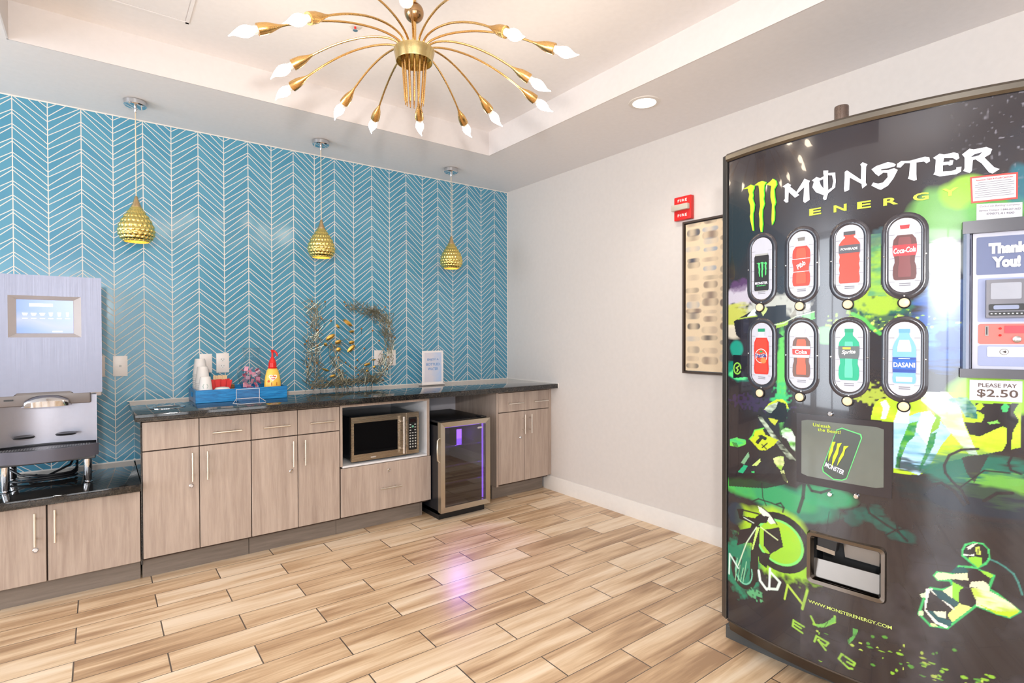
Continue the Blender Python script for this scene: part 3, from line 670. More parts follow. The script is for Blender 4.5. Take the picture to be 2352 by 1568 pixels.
# lower splash panel, slightly concave, cup rests, drip tray, base
lz0, lz1 = 0.762, 1.0; vs = []; fs = []; n = 16
for i in range(n+1):
    u = i/n; xx = cx0+0.012+(cx1-0.024-cx0-0.012)*u; yy = cy+0.004+0.05*math.sin(PI*u)
    vs += [(xx, yy, lz0), (xx, yy, lz1)]
for i in range(n): fs.append((2*i, 2*i+2, 2*i+3, 2*i+1))
mb = MB().add(vs, fs); mb.box(cx0+0.01, cx0+0.0125, cy, 3.98, lz0-0.02, lz1); mb.box(cx1-0.0265, cx1-0.024, cy, 3.98, lz0-0.02, lz1)
obj('splash_panel', mb, m_brushed('splash_steel', lin(160, 160, 170), 0.36, 'z'), cm)
obj('rear_case', MB().box(cx0+0.02, cx1-0.03, cy+0.08, 3.98, 0.72, 0.995), DGREY, cm)
for (px, py, yy) in ((54.5, 1006, 3.555), (152, 997, 3.56)):
    q = ((-0.2964,0.8032), (-0.136,0.8037))[0 if px < 100 else 1]
    obj('cup_rest', MB().lathe([(0.0, q[1]), (0.040, q[1]), (0.043, q[1]+0.005), (0.036, q[1]+0.009), (0.020, q[1]+0.006), (0, q[1]+0.006)], (q[0], yy-0.002, 0), 32), BLACK, cm)
# drip tray with bowed front
tz1, tz0 = 0.752, 0.692; n = 20; top = []
for i in range(n+1):
    u = i/n; top.append((cx0-0.005+(cx1-0.012-cx0)*u, cy-0.028-0.075*math.sin(PI*u)**0.8))
back = [(cx1-0.017, cy+0.10), (cx0-0.005, cy+0.10)]
mb = MB(); mb.prism([(p[0], p[1], tz0) for p in top+back], (0, 0, tz1-tz0))
dt = obj('drip_tray', mb, mat('tray_grey', lin(92, 92, 104), 0.3, 0.3), cm)
g = MB(); 
for i in range(34):
    if i == 17: obj('grate_perforation', g, mat('grate_glint', lin(190, 190, 190), 0.4, 0.8), dt); g = MB()
    for j in range(3):
        u = (i+0.5)/34
        if abs(u-0.5) < 0.03: continue
        xx = cx0+0.03+(cx1-cx0-0.08)*u; yy = cy-0.012-0.020*j*1.0-0.01*math.sin(PI*u)
        g.lathe([(0.0034, tz1+0.0012), (0.0034, tz1+0.0016)], (xx, yy, 0), 8)
obj('grate', MB().prism([(p[0]*0.96-0.009, max(p[1]+0.012, cy-0.09), tz1) for p in top]+[(cx1-0.035, cy+0.02, tz1), (cx0+0.02, cy+0.02, tz1)], (0, 0, 0.001)), BLACK, dt)
gh = obj('grate_perforation', g, mat('grate_glint', lin(190, 190, 190), 0.4, 0.8), dt)
obj('base_plate', MB().bbox(cx0+0.01, cx1-0.03, cy-0.02, 3.96, 0.672, 0.692, 0.004, 1), DGREY, cm)
for (xx, yy) in ((-0.052, 3.606), (-0.370, 3.604), (-0.052, 3.885), (-0.368, 3.880)):
    obj('leg', MB().lathe([(0.020, 0.5385), (0.021, 0.541), (0.0135, 0.545), (0.0165, 0.552), (0.0168, 0.672)], (xx, yy, 0), 24), CHROME, cm)
# coiled supply hoses behind the legs
hs = thing('supply_hose', 'black supply hoses coiled on the low counter under the coffee machine', 'hose', (-0.22, 3.85, 0.538))
for k in range(5):
    pts = []; a0 = 0.3*k
    for i in range(26):
        a = PI*1.15*i/25 + PI*0.95; r1 = 0.135-0.012*k; r2 = 0.07+0.008*k
        pts.append((-0.235+r1*math.cos(a)+0.012*k, 3.80+r2*math.sin(a)*0.8+0.012*k, 0.5485+0.010*(k % 3)+max(0, (i-18))*0.0022*k))
    obj('hose', MB().tube(pts, 0.0055, 8), BLACK, hs)
obj('hose', MB().tube([(-0.45, 3.92, 0.68), (-0.40, 3.86, 0.62), (-0.33, 3.80, 0.575), (-0.22, 3.77, 0.565), (-0.13, 3.82, 0.60), (-0.10, 3.90, 0.66)], 0.006, 8), BLACK, hs)
# power cable behind the machine against the tile

# ---------------- blue tray and its contents ----------------
def m_blue():
    m = mat('blue_paint', lin(20, 120, 185), 0.3); T = NT(m); b = bsdf(m); P, x, y, z = T.pos()
    n = T.noise(T.comb(T.m('MULTIPLY', x, 3.0), T.m('MULTIPLY', y, 3.0), T.m('MULTIPLY', z, 30.0)), 4.0, 4, 0.7, dist=0.5)
    T.l.new(T.ramp(n, [(0.3, lin(18, 92, 150)), (0.55, lin(24, 132, 196)), (0.75, lin(60, 158, 210))]), b.inputs['Base Color']); return m
BLUE = m_blue()
tr = thing('serving_tray', 'blue painted wooden tray holding cups and sugar on the counter', 'tray', (0.71, 3.85, 0.9))
tx0, tx1, ty0, ty1, tz = 0.452, 0.970, 3.680, 3.995, 0.900
obj('tray_base', MB().box(tx0+0.008, tx1-0.008, ty0+0.008, ty1-0.008, tz+0.001, tz+0.008), BLUE, tr)
for nm, (a, b, c, d) in (('side', (tx0, tx1, ty0, ty0+0.009)), ('side', (tx0, tx1, ty1-0.009, ty1))): obj(nm, MB().bbox(a, b, c, d, tz+0.0005, tz+0.078, 0.002, 1), BLUE, tr)
for a in (tx0, tx1-0.009):
    mb = MB(); mb.box(a, a+0.009, ty0+0.0095, 3.80, tz+0.0005, tz+0.078); mb.box(a, a+0.009, 3.875, ty1-0.0095, tz+0.0005, tz+0.078); mb.box(a, a+0.009, 3.80, 3.875, tz+0.0005, tz+0.028); mb.box(a, a+0.009, 3.80, 3.875, tz+0.058, tz+0.078)
    obj('end_board', mb, BLUE, tr)
PAPER = mat('paper_white', lin(236, 232, 228), 0.55); GREEN = mat('logo_green', lin(70, 140, 120), 0.5)
def cup_stack(x, y, n, label, logo=False):
    z0 = tz+0.0085; t = thing('cup_stack', label, 'stack of paper cups', (x, y, z0), 'stacks of white paper cups in the blue tray')
    for k in range(n):
        zb = z0 + k*0.0115
        prof = [(0.0405, zb), (0.0425, zb+0.0015), (0.0425, zb+0.004), (0.0398, zb+0.0055), (0.0385, zb+0.0112)] if k < n-1 else [(0.0405, zb), (0.0425, zb+0.0015), (0.0425, zb+0.004), (0.0400, zb+0.0055), (0.0285, zb+0.098), (0.0275, zb+0.0995), (0.0262, zb+0.0985), (0.0258, zb+0.092), (0, zb+0.092)]
        c = obj('paper_cup', MB().lathe(prof, (x, y, 0), 32, cap=False), PAPER, t)
    if logo:
        a0 = math.atan2(-y, -x); zc_ = z0+(n-1)*0.0115+0.043
        mb = MB()
        for sgn in (-1, 1):
            for j in range(5):
                an = -0.9+1.8*j/4; u = sgn*(0.0135-0.004*abs(an)); v = an*0.012
                r = 0.0400-(v+0.043)*0.123+0.0006
                for (du, dv) in ((0, 0),):
                    a = a0+u/0.036
                    p = [(x+r*math.cos(a+q), y+r*math.sin(a+q), zc_+v+w) for q, w in ((-0.09, -0.003), (0.05, -0.0035), (0.09, 0.003), (-0.05, 0.0025))]
                    mb.add(p, [(0, 1, 2, 3)])
        obj('emblem', mb, GREEN, c)
    return t
cup_stack(0.507, 3.925, 14, 'tallest stack of upturned white paper cups, at the back')
cup_stack(0.509, 3.832, 10, 'middle height stack of upturned white paper cups')
cup_stack(0.511, 3.739, 5, 'shortest stack of upturned white paper cups, with a green emblem at the front', True)
# sugar packet caddy
pk = thing('packet_holder', 'white holder of red sugar packets beside the paper cups', 'packet holder', (0.62, 3.84, tz))
obj('holder', MB().lathe([(0.030, tz+0.0085), (0.043, tz+0.018), (0.046, tz+0.058), (0.043, tz+0.058), (0.040, tz+0.02), (0.0, tz+0.014)], (0.612, 3.845, 0), 32), PAPER, pk)
REDP = mat('packet_red', lin(220, 36, 34), 0.5); CREAM = mat('stirrer_wood', lin(232, 200, 156), 0.6)
for k in range(9):
    a = -0.35+0.7*k/8; xx = 0.578+0.0085*k; yy = 3.83+0.012*math.sin(k*2.1); dx = 0.020*math.sin(a)*2
    mb = MB(); mb.prism([(xx-0.011, yy, tz+0.05), (xx+0.011, yy, tz+0.05), (xx+0.014+dx, yy, tz+0.128+0.004*math.sin(k*3)), (xx-0.014+dx, yy, tz+0.125+0.004*math.cos(k*2))], (0, 0.0035, 0)); obj('sugar_packet', mb, REDP, pk)
for k in range(6):
    xx = 0.578+0.012*k; mb = MB(); mb.prism([(xx-0.006, 3.862, tz+0.05), (xx+0.006, 3.862, tz+0.05), (xx+0.008+0.001*k, 3.862, tz+0.152-0.003*(k % 2)), (xx-0.006+0.001*k, 3.862, tz+0.153)], (0, 0.002, 0)); obj('stirrer', mb, CREAM, pk)
bw = thing('small_bowl', 'small upturned white bowl in the tray front', 'bowl', (0.603, 3.742, tz))
obj('bowl', MB().lathe([(0.046, tz+0.0085), (0.0465, tz+0.055), (0.044, tz+0.073), (0.036, tz+0.084), (0.02, tz+0.087), (0, tz+0.087)], (0.603, 3.742, 0), 32), PAPER, bw)
bk = thing('wicker_box', 'small woven box between the bowl and glass jar', 'box', (0.68, 3.90, tz))
WICK = mat('wicker', lin(156, 108, 62), 0.7); mb = MB()
for k in range(7):
    mb.bbox(0.657, 0.702, 3.905, 3.965, tz+0.009+k*0.0112, tz+0.009+(k+1)*0.0112-0.0012, 0.003, 1)
obj('weave', mb, WICK, bk)
# glass jar with pink sweetener packets
jx, jy = 0.799, 3.885; jz = tz+0.0085
jar = thing('glass_jar', 'round clear glass vase filled with pink sweetener packets', 'glass vase', (jx, jy, jz))
out = [(0.0, 0.0), (0.030, 0.0), (0.036, 0.006), (0.052, 0.030), (0.070, 0.060), (0.083, 0.092), (0.087, 0.120), (0.080, 0.148), (0.062, 0.172), (0.046, 0.188), (0.043, 0.198), (0.047, 0.212), (0.054, 0.228), (0.057, 0.243)]
out = [(r, z*1.285) for r, z in out]; inn = [(r-0.003, z) for r, z in out[2:]][::-1]
prof = [(r, jz+z) for r, z in out] + [(0.0555, jz+0.314)] + [(r, jz+z) for r, z in inn] + [(0.0, jz+0.008)]
obj('glass', MB().lathe([(r, jz+z) for r, z in out], (jx, jy, 0), 48, cap=False), m_pane('thin_glass', (0.93, 0.95, 0.95, 1), 0.03), jar, angle=60)
obj('lip', MB().lathe([(0.0575+0.002*math.cos(q*PI/4), jz+0.312+0.002*math.sin(q*PI/4)) for q in range(9)], (jx, jy, 0), 48, cap=False), m_pane('lip_glass', (0.85, 0.88, 0.88, 1), 0.12), jar)
PINKS = [mat('pink_packet_%s' % n, c, 0.5) for n, c in (('light', lin(246, 166, 186)), ('rose', lin(232, 120, 150)), ('pale', lin(238, 196, 214)))]
pks = thing('sweetener_packet', 'pink paper sweetener packet lying in the glass vase', 'packet', (jx, jy, jz+0.01), 'pink sweetener packets in the vase'); bpy.data.objects.remove(pks)
R2 = random.Random(3)
for k in range(34):
    zz = 0.030+0.150*(k/33); rad = min(0.066, 0.020+zz*0.5)*0.70; a = k*2.4
    cx_, cy_, cz_ = jx+rad*math.cos(a), jy+rad*math.sin(a), jz+zz
    M_ = Matrix.Rotation(R2.uniform(-1.1, 1.1), 3, 'X') @ Matrix.Rotation(R2.uniform(0, 6.28), 3, 'Z') @ Matrix.Rotation(R2.uniform(0.6, 1.5), 3, 'Y')
    g = MB(); w, h = 0.019, 0.026; mid = 0.0025
    loc = [(-w/1, -h/2*1.0, 0), (w, -h/2, 0.001), (w, h/2, 0), (-w, h/2, -0.001), (0, 0, mid), (0, 0, -mid)]
    vs = []
    for p in loc:
        q = M_ @ Vector((p[0]*0.8, p[1], p[2])); vs.append((cx_+q.x, cy_+q.y, cz_+q.z))
    g.add(vs, [(0, 1, 4), (1, 2, 4), (2, 3, 4), (3, 0, 4), (1, 0, 5), (2, 1, 5), (3, 2, 5), (0, 3, 5)])
    obj('sweetener_packet', g, PINKS[k % 3], None, 'pink paper sweetener packet inside the glass vase', 'sweetener packet', 'pink sweetener packets in the vase')
# creamer bottle
bx_, by_ = 0.898, 3.755; z0 = tz+0.0085
bt = thing('creamer_bottle', 'yellow coffee creamer bottle with red pump top', 'bottle', (bx_, by_, z0))
def m_yel():
    m = mat('creamer_yellow', lin(245, 196, 60), 0.3); T = NT(m); P, x, y, z = T.pos()
    f = T.m('DIVIDE', T.m('SUBTRACT', z, z0), 0.12, clamp=True); T.l.new(T.mix(f, lin(246, 166, 24), lin(250, 206, 90)), bsdf(m).inputs['Base Color']); return m
YEL = m_yel()
bp = [(0.0, 0.0), (0.044, 0.0), (0.050, 0.008), (0.0515, 0.044), (0.050, 0.090), (0.045, 0.130), (0.036, 0.165), (0.027, 0.182), (0.025, 0.188)]
vs = []; n = 40; 
mb = MB().lathe([(r, z0+z) for r, z in bp], (bx_, by_, 0), n)
mb.v = [(x, by_+(y-by_)*0.68, z) for x, y, z in mb.v]
b_ = obj('body', mb, YEL, bt)
mb = MB().lathe([(0.027, z0+0.182), (0.0285, z0+0.188), (0.024, z0+0.190), (0.024, z0+0.218), (0.021, z0+0.221), (0.019, z0+0.232), (0.010, z0+0.250), (0.006, z0+0.260), (0.006, z0+0.284)], (bx_, by_, 0), 28)
pm = obj('pump_collar', mb, RED, bt)
obj('pump_nozzle', MB().tube([(bx_-0.006, by_, z0+0.296), (bx_+0.004, by_, z0+0.295), (bx_+0.016, by_-0.004, z0+0.290), (bx_+0.025, by_-0.008, z0+0.278), (bx_+0.028, by_-0.010, z0+0.260)], [0.009, 0.0085, 0.007, 0.006, 0.005], 12).tube([(bx_, by_, z0+0.282), (bx_, by_, z0+0.303)], [0.0065, 0.011], 12), RED, pm)
def on_bottle(pts, d=0.0010):
    # (u across, v up) in metres -> body surface, facing the camera
    a0 = math.atan2(-by_, -bx_); r_ = []
    for u, v in pts:
        rr = 0.0
        for (ra, za), (rb, zb) in zip(bp, bp[1:]):
            if za <= v <= zb and zb > za: rr = ra+(rb-ra)*(v-za)/(zb-za)
        a = a0 + u/max(rr, 0.02)*1.0
        r_.append((bx_+(rr+d)*math.cos(a), by_+(rr+d)*math.sin(a)*0.68, z0+v))
    return r_
heart = [(0.0, -0.020)] + [(0.0215*math.sin(t)**3*1.05, 0.0145*math.cos(t)-0.005*math.cos(2*t)-0.0025*math.cos(3*t)) for t in [2.6-0.37*i for i in range(15)]]
mb = MB(); c = [(0.006, 0.125)] + [(0.006+u*1.2, 0.125+v*1.3) for u, v in heart]; q = on_bottle(c, 0.0014); mb.add(q, [(0, i, i+1) for i in range(1, len(q)-1)]+[(0, len(q)-1, 1)])
obj('heart_label', mb, mat('label_white', lin(250, 244, 236), 0.4), b_)
for tx, w, vv, cc in (('Coffee', 0.032, 0.132, RED), ('mate', 0.024, 0.117, RED)):
    vs, fs = text_geo(tx, 1, 0.03, shear=0.2); q = fit(vs, w=w, h=0.009, cx=0.006, cy=vv); obj('lettering', MB().add(on_bottle(q, 0.0022), fs), cc, b_)
mb = MB(); q = on_bottle([(-0.004, 0.072), (0.032, 0.072), (0.032, 0.092), (-0.004, 0.092)], 0.0016); mb.add(q, [(0, 1, 2, 3)]); obj('flavour_label', mb, mat('caramel_brown', lin(186, 92, 36), 0.5), b_)
mb = MB(); q = on_bottle([(-0.020, 0.100)]+[(-0.020+0.009*math.cos(a), 0.100+0.008*math.sin(a)) for a in [i*PI/6 for i in range(12)]], 0.0016); mb.add(q, [(0, i, i % 12+1) for i in range(1, 13)]); obj('seal', mb, mat('seal_orange', lin(226, 96, 40), 0.5), b_)

# ---------------- acrylic sign holder (empty) ----------------
ac = thing('acrylic_holder', 'empty clear acrylic sign holder in front of the blue tray', 'sign holder', (0.72, 3.56, 0.9))
ACR = m_pane('clear_acrylic', (0.93, 0.95, 0.97, 1), 0.06); ACE = mat('acrylic_edge', lin(226, 222, 222), 0.15)
ux0, ux1, uy = 0.658, 0.790, 3.62
obj('upright', MB().box(ux0, ux1, uy, uy+0.003, 0.903, 0.978), ACR, ac)
obj('upright_edge', MB().box(ux0, ux0+0.0025, uy-0.001, uy+0.003, 0.903, 0.978).box(ux1-0.0025, ux1, uy-0.001, uy+0.003, 0.903, 0.978).box(ux0, ux1, uy-0.001, uy+0.003, 0.976, 0.979), ACE, ac)
mb = MB(); mb.prism([(ux0, uy, 0.9205), (ux0, uy-0.150, 0.905), (ux0, uy-0.150, 0.902), (ux0, uy, 0.9175)], (ux1-ux0, 0, 0)); obj('foot', mb, ACR, ac)
obj('foot_edge', MB().tube([(ux0-0.030, uy-0.070, 0.9015), (ux0, uy-0.004, 0.9205)], 0.0016, 6).tube([(ux0-0.03, uy-0.07, 0.9020), (ux0-0.002, uy-0.150, 0.9035)], 0.0016, 6).tube([(ux1+0.020, uy-0.070, 0.9015), (ux1, uy-0.004, 0.9205)], 0.0016, 6).tube([(ux1+0.020, uy-0.07, 0.9020), (ux1, uy-0.150, 0.9035)], 0.0016, 6).tube([(ux0, uy-0.003, 0.9205), (ux1, uy-0.003, 0.9205)], 0.0018, 6).tube([(ux0-0.002, uy-0.150, 0.9035), (ux1, uy-0.150, 0.9035)], 0.0016, 6), ACE, ac)

# ---------------- bottled water sign ----------------
sg = thing('counter_sign', 'white framed sign reading enjoy a bottled water', 'sign', (2.165, 3.905, 0.9))
s0, s1 = 2.066, 2.262; sy = 3.905; st = 1.178
obj('frame', MB().bbox(s0, s1, sy, sy+0.006, 0.9075, st, 0.002, 1), mat('sign_white', lin(240, 234, 232), 0.25), sg)
obj('stand', MB().bbox(s0-0.008, s1+0.008, sy-0.012, sy+0.05, 0.9003, 0.907, 0.002, 1), mat('stand_white', lin(236, 228, 222), 0.3), sg)
def m_sky():
    m = mat('sign_print', rough=0.3); T = NT(m); P, x, y, z = T.pos()
    n = T.noise(P, 6.0, 3, 0.6, dist=1.0); f = T.m('ADD', T.m('MULTIPLY', T.m('SUBTRACT', x, 2.06), 3.2), T.m('SUBTRACT', n, 0.5))
    T.l.new(T.ramp(f, [(0.25, lin(214, 210, 218)), (0.75, lin(168, 198, 236))]), bsdf(m).inputs['Base Color']); return m
pr = obj('print', MB().box(s0+0.020, s1-0.020, sy-0.001, sy+0.001, 0.925, st-0.015), m_sky(), sg)
SB = mat('sign_blue', lin(120, 160, 208), 0.5)
for tx, w, zz in (('ENJOY A', 0.105, 1.105), ('BOTTLED', 0.125, 1.068), ('WATER', 0.095, 1.031)):
    vs, fs = text_geo(tx, 1, 0.03); q = fit(vs, w=w, h=0.022); obj('lettering', MB().add([(2.164+a, sy-0.0018, zz+b) for a, b in q], fs), SB, pr)

# ---------------- metal twig sculpture ----------------
sc = thing('wire_sculpture', 'square wreath of bronze wire twigs with gold petals on the counter', 'sculpture', (1.58, 3.96, 0.9))
paths = [((1.22,1.534), (1.245,1.399), 0.035), ((1.245,1.399), (1.212,1.21), 0.04), ((1.212,1.21), (1.223,0.9418), 0.05),
 ((1.223,0.9576), (1.46,0.9511), 0.028), ((1.46,0.9511), (1.73,0.9705), 0.028), ((1.48,1.533), (1.704,1.473), 0.035), ((1.634,1.498), (1.794,1.423), 0.045),
 ((1.776,1.44), (1.804,1.2), 0.035), ((1.793,1.218), (1.73,0.9705), 0.05), ((1.354,1.24), (1.402,1.013), 0.022), ((1.402,1.061), (1.444,0.9455), 0.03), ((1.348,1.208), (1.429,1.255), 0.02), ((1.596,1.037), (1.666,0.9501), 0.03)]
wts = [4, 4, 7, 7, 7, 4, 6, 6, 7, 3, 3, 1, 3]; mb = MB(); R3 = random.Random(11)
for (a, b, sp), w in zip(paths, wts):
    for k in range(int(w*9.5)):
        t = R3.random(); cx_ = a[0]+(b[0]-a[0])*t+R3.uniform(-sp, sp); cz_ = a[1]+(b[1]-a[1])*t+R3.uniform(-sp, sp)*0.8; cz_ = max(cz_, 0.915)
        ba = math.atan2(b[1]-a[1], b[0]-a[0]); an = ba + R3.gauss(0, 0.75); L = R3.uniform(0.03, 0.062)
        yy = 3.955+R3.uniform(-0.03, 0.03); dy = R3.uniform(-0.018, 0.018)
        p = [cx_-L*math.cos(an), yy-dy, max(0.9015, cz_-L*math.sin(an))]; q = [cx_+L*math.cos(an), yy+dy, max(0.9015, cz_+L*math.sin(an))]
        mb.tube([p, q], R3.uniform(0.0014, 0.0022), 5)
obj('twig_lattice', mb, mat('bronze_wire', lin(160, 156, 134), 0.3, 0.85), sc, kind='stuff')
LEAF = mat('leaf_gold', lin(226, 184, 96), 0.28, 0.9); BEAD = mat('bead_copper', lin(190, 124, 62), 0.3, 0.9)
def Q(cx, cy): return None
for (x, z, L, w, an) in ((*(1.341,1.291), .040, .016, .55), (*(1.398,1.257), .026, .013, .35), (*(1.471,1.398), .044, .014, -.62), (*(1.396,1.371), .020, .010, -.9), (*(1.501,1.333), .022, .009, .1), (*(1.5,1.252), .022, .013, .2), (*(1.496,1.206), .040, .016, .75), (*(1.401,1.201), .019, .016, .5), (*(1.306,1.239), .013, .012, 0), (*(1.305,1.055), .030, .008, -.35), (*(1.357,1.008), .024, .010, .3), (*(1.621,1.085), .030, .010, .3), (*(1.674,1.117), .018, .006, .1), (*(1.677,1.063), .012, .010, .5), (*(1.618,1.035), .010, .009, .5)):
    pts = []; n = 8; vs = []; fs = []
    for i in range(n+1):
        t = -1+2*i/n; hw = w*(1-t*t)**0.6
        for j in (-1, 0, 1):
            u, v = L*t, hw*j; vs.append((x+u*math.cos(an)-v*math.sin(an), 3.935+0.006*(abs(j))+0.004*t*t, z+u*math.sin(an)+v*math.cos(an)))
    for i in range(n):
        for j in (0, 1): fs.append((i*3+j, (i+1)*3+j, (i+1)*3+j+1, i*3+j+1))
    vs2 = [(a, b+0.0012, c) for a, b, c in vs]; m_ = len(vs)
    pe = obj('petal', MB().add(vs+vs2, fs+[tuple(k+m_ for k in f[::-1]) for f in fs]), LEAF, sc)
    tx_, tz_ = 1.52+R3.uniform(-.05, .05), z-0.06
    obj('petal_stem', MB().tube([(x, 3.943, z), ((x+tx_)/2, 3.955, z-0.03), (tx_, 3.955, tz_)], 0.0012, 5), mat('bronze_wire'), pe)
for (x, z) in ((1.208,1.547), (1.301,1.547), (1.444,1.549), (1.455,1.523), (1.765,1.523), (1.174,1.397), (1.343,1.409), (1.573,1.355), (1.661,1.34), (1.844,1.286), (1.158,1.243), (1.17,1.264), (1.243,1.232), (1.595,1.205), (1.54,1.12), (1.398,1.144), (1.45,1.104), (1.481,1.077), (1.528,1.062), (1.24,1.107), (1.777,1.042), (1.744,0.9594), (1.205,0.9278), (1.546,1.009), (1.404,1.051), (1.275,1.427), (1.797,1.375), (1.714,1.263), (1.247,1.342), (1.182,1.14), (1.172,1.082), (1.781,1.198), (1.785,1.134)):
    z = max(z, 0.908); b_ = obj('bead', MB().lathe([(0.0068*math.sin(PI*i/8), -0.0068*math.cos(PI*i/8)) for i in range(9)], (x, 3.935, z), 12, cap=False), BEAD, sc)
    sx = 1.58 if 1.36 < x < 1.78 else (1.31 if x < 1.4 else 1.84); dx = (sx-x); L = 0.05
    obj('bead_stem', MB().tube([(x, 3.938, z), (x+max(-L, min(L, dx)), 3.955, max(0.9015, z-0.04 if z > 0.96 else 0.93))], 0.0014, 5), mat('bronze_wire'), b_)

# ---------------- framed picture on the white wall ----------------
pc = thing('framed_picture', 'tall framed abstract brushstroke print hanging on the white wall', 'picture', (XR, 1.8, 1.54))
py1, py0, pz0, pz1 = 2.119, 1.52, 1.056, 2.026
mb = MB(); w = 0.012; d = 0.04
mb.box(XR-d, XR-0.0008, py1-w, py1, pz0, pz1); mb.box(XR-d, XR-0.0008, py0, py0+w, pz0, pz1); mb.box(XR-d, XR-0.0008, py0+w, py1-w, pz0, pz0+w); mb.box(XR-d, XR-0.0008, py0+w, py1-w, pz1-w, pz1)
obj('frame', mb, mat('dark_frame', lin(70, 56, 48), 0.35), pc)
ny, nz = 150, 240; YY, ZZ = np.meshgrid(np.linspace(py1-w-0.006, py0+w+0.006, ny), np.linspace(pz0+w+0.006, pz1-w-0.006, nz), indexing='ij')
U = (py1-YY)/(py1-py0); V = (pz1-ZZ)/(pz1-pz0)
base = np.array(lin(226, 204, 172)[:3]); colr = np.ones((ny, nz, 3))*base
Rp = random.Random(5); tones = [lin(52, 62, 84), lin(70, 66, 70), lin(120, 100, 92), lin(150, 162, 178), lin(96, 82, 80), lin(176, 156, 138)]
for cidx in range(5):
    v = 0.02
    while v < 0.98:
        h = Rp.uniform(0.012, 0.026); u0 = 0.02+cidx*0.2+Rp.uniform(-0.01, 0.01); wd_ = Rp.uniform(0.075, 0.098); cu = u0+0.1; tone = np.array(Rp.choice(tones)[:3]); k = Rp.uniform(0.35, 0.95)
        d_ = ((U-cu)/wd_)**6+((V-v)/h)**2; a_ = np.clip((1.25-d_)*1.6, 0, 1)*k; a_ *= 0.65+0.35*np.cos((U-cu)*40+v*50)
        colr = colr*(1-a_[..., None])+tone*a_[..., None]; v += Rp.uniform(0.03, 0.085)
vs = [(XR-0.030, float(YY[i, j]), float(ZZ[i, j])) for i in range(ny) for j in range(nz)]
fs = [(i*nz+j, (i+1)*nz+j, (i+1)*nz+j+1, i*nz+j+1) for i in range(ny-1) for j in range(nz-1)]
def vc_mat(name, rough, coat=0.0):
    m = mat(name, rough=rough, Coat_Weight=coat, Coat_Roughness=0.03); T = NT(m); a = T.new('ShaderNodeVertexColor'); a.layer_name = 'print'
    P = T.pos()[0]; n = T.noise(P, 260.0, 2); T.l.new(T.mix(T.m('MULTIPLY', n, 0.10), a.outputs[0], (0, 0, 0, 1)), bsdf(m).inputs['Base Color']); return m
def set_vc(o, arr):
    ca = o.data.color_attributes.new('print', 'FLOAT_COLOR', 'POINT'); a = np.ones((len(arr), 4), np.float32); a[:, :3] = arr; ca.data.foreach_set('color', a.ravel())
cv = obj('canvas', MB().add(vs, fs), vc_mat('canvas_print', 0.5), pc); set_vc(cv, colr.reshape(-1, 3))

# ---------------- drinks vending machine ----------------
VO = (2.0671, 1.24); VT = 0.1205; VB = 0.0808; VW = 0.95
VU = (math.sin(VT), -math.cos(VT)); VN = (-math.cos(VT), -math.sin(VT))
def SP(s, z, d=0.0):
    b = VB*4*s*(VW-s)/VW**2; sl = VB*4*(VW-2*s)/VW**2; k = 1/math.sqrt(1+sl*sl)
    nx, ny = (VN[0]-VU[0]*sl)*k, (VN[1]-VU[1]*sl)*k
    return (VO[0]+s*VU[0]+b*VN[0]+nx*d, VO[1]+s*VU[1]+b*VN[1]+ny*d, z)
vm = thing('vending_machine', 'large drinks vending machine with black and green printed bowed front', 'vending machine', (2.5, 0.8, 0))
ZT2, ZB2 = 2.013, 0.124
# --- printed front: the print is painted onto a fine grid of points ---
st = 0.0025; ns = int(round(VW/st))+1; nz = int(round((ZT2-ZB2)/st))+1
Sg, Zg = np.meshgrid(np.linspace(0, VW, ns), np.linspace(ZB2, ZT2, nz), indexing='ij')
def vnoise(sx, sz, seed, octv=3):
    r = np.random.default_rng(seed); out = np.zeros_like(Sg); amp = 1.0; tot = 0
    for o in range(octv):
        fx, fz = sx*2**o, sz*2**o; nx_, nz_ = int(VW*fx)+4, int(2.02*fz)+4; g = r.random((nx_, nz_))
        x = Sg*fx; z = Zg*fz; i = x.astype(int); j = z.astype(int); a = x-i; b = z-j; a = a*a*(3-2*a); b = b*b*(3-2*b)
        out += amp*(g[i, j]*(1-a)*(1-b)+g[i+1, j]*a*(1-b)+g[i, j+1]*(1-a)*b+g[i+1, j+1]*a*b); tot += amp; amp *= 0.55
    return out/tot
N1 = vnoise(9, 9, 1, 4); N2 = vnoise(40, 40, 2, 3); N3 = vnoise(22, 60, 3, 3); N4 = vnoise(120, 120, 4, 1); N5 = vnoise(14, 90, 5, 3)
IM = np.ones((ns, nz, 3))*np.array(lin(44, 39, 42)[:3])
def blend(a, col):
    global IM
    a = np.clip(a, 0, 1)[..., None]; c = np.array(lin(*col)[:3]) if not hasattr(col, 'shape') else col
    IM = IM*(1-a)+c*a
def blob(c, rx, rz, col, k=1.0, nz_=0.9, N=None):
    N = N1 if N is None else N
    d = ((Sg-c[0])/rx)**2+((Zg-c[1])/rz)**2; blend(np.clip((1.15-d+(N-0.5)*2*nz_)*1.8, 0, 1)*k, col)
def inpoly(pts):
    p = np.array(pts, float)/1000.0; x0, z0 = p.min(0)-0.004; x1, z1 = p.max(0)+0.004
    i0, i1 = max(0, int(x0/st)), min(ns, int(x1/st)+2); j0, j1 = max(0, int((z0-ZB2)/st)), min(nz, int((z1-ZB2)/st)+2)
    if i1 <= i0 or j1 <= j0: return None
    X, Z = Sg[i0:i1, j0:j1], Zg[i0:i1, j0:j1]; ins = np.zeros(X.shape, bool); n = len(p)
    for k in range(n):
        (ax, az), (bx, bz) = p[k], p[(k+1) % n]
        if az == bz: continue
        ins ^= ((az > Z) != (bz > Z)) & (X < (bx-ax)*(Z-az)/(bz-az)+ax)
    return (slice(i0, i1), slice(j0, j1)), ins
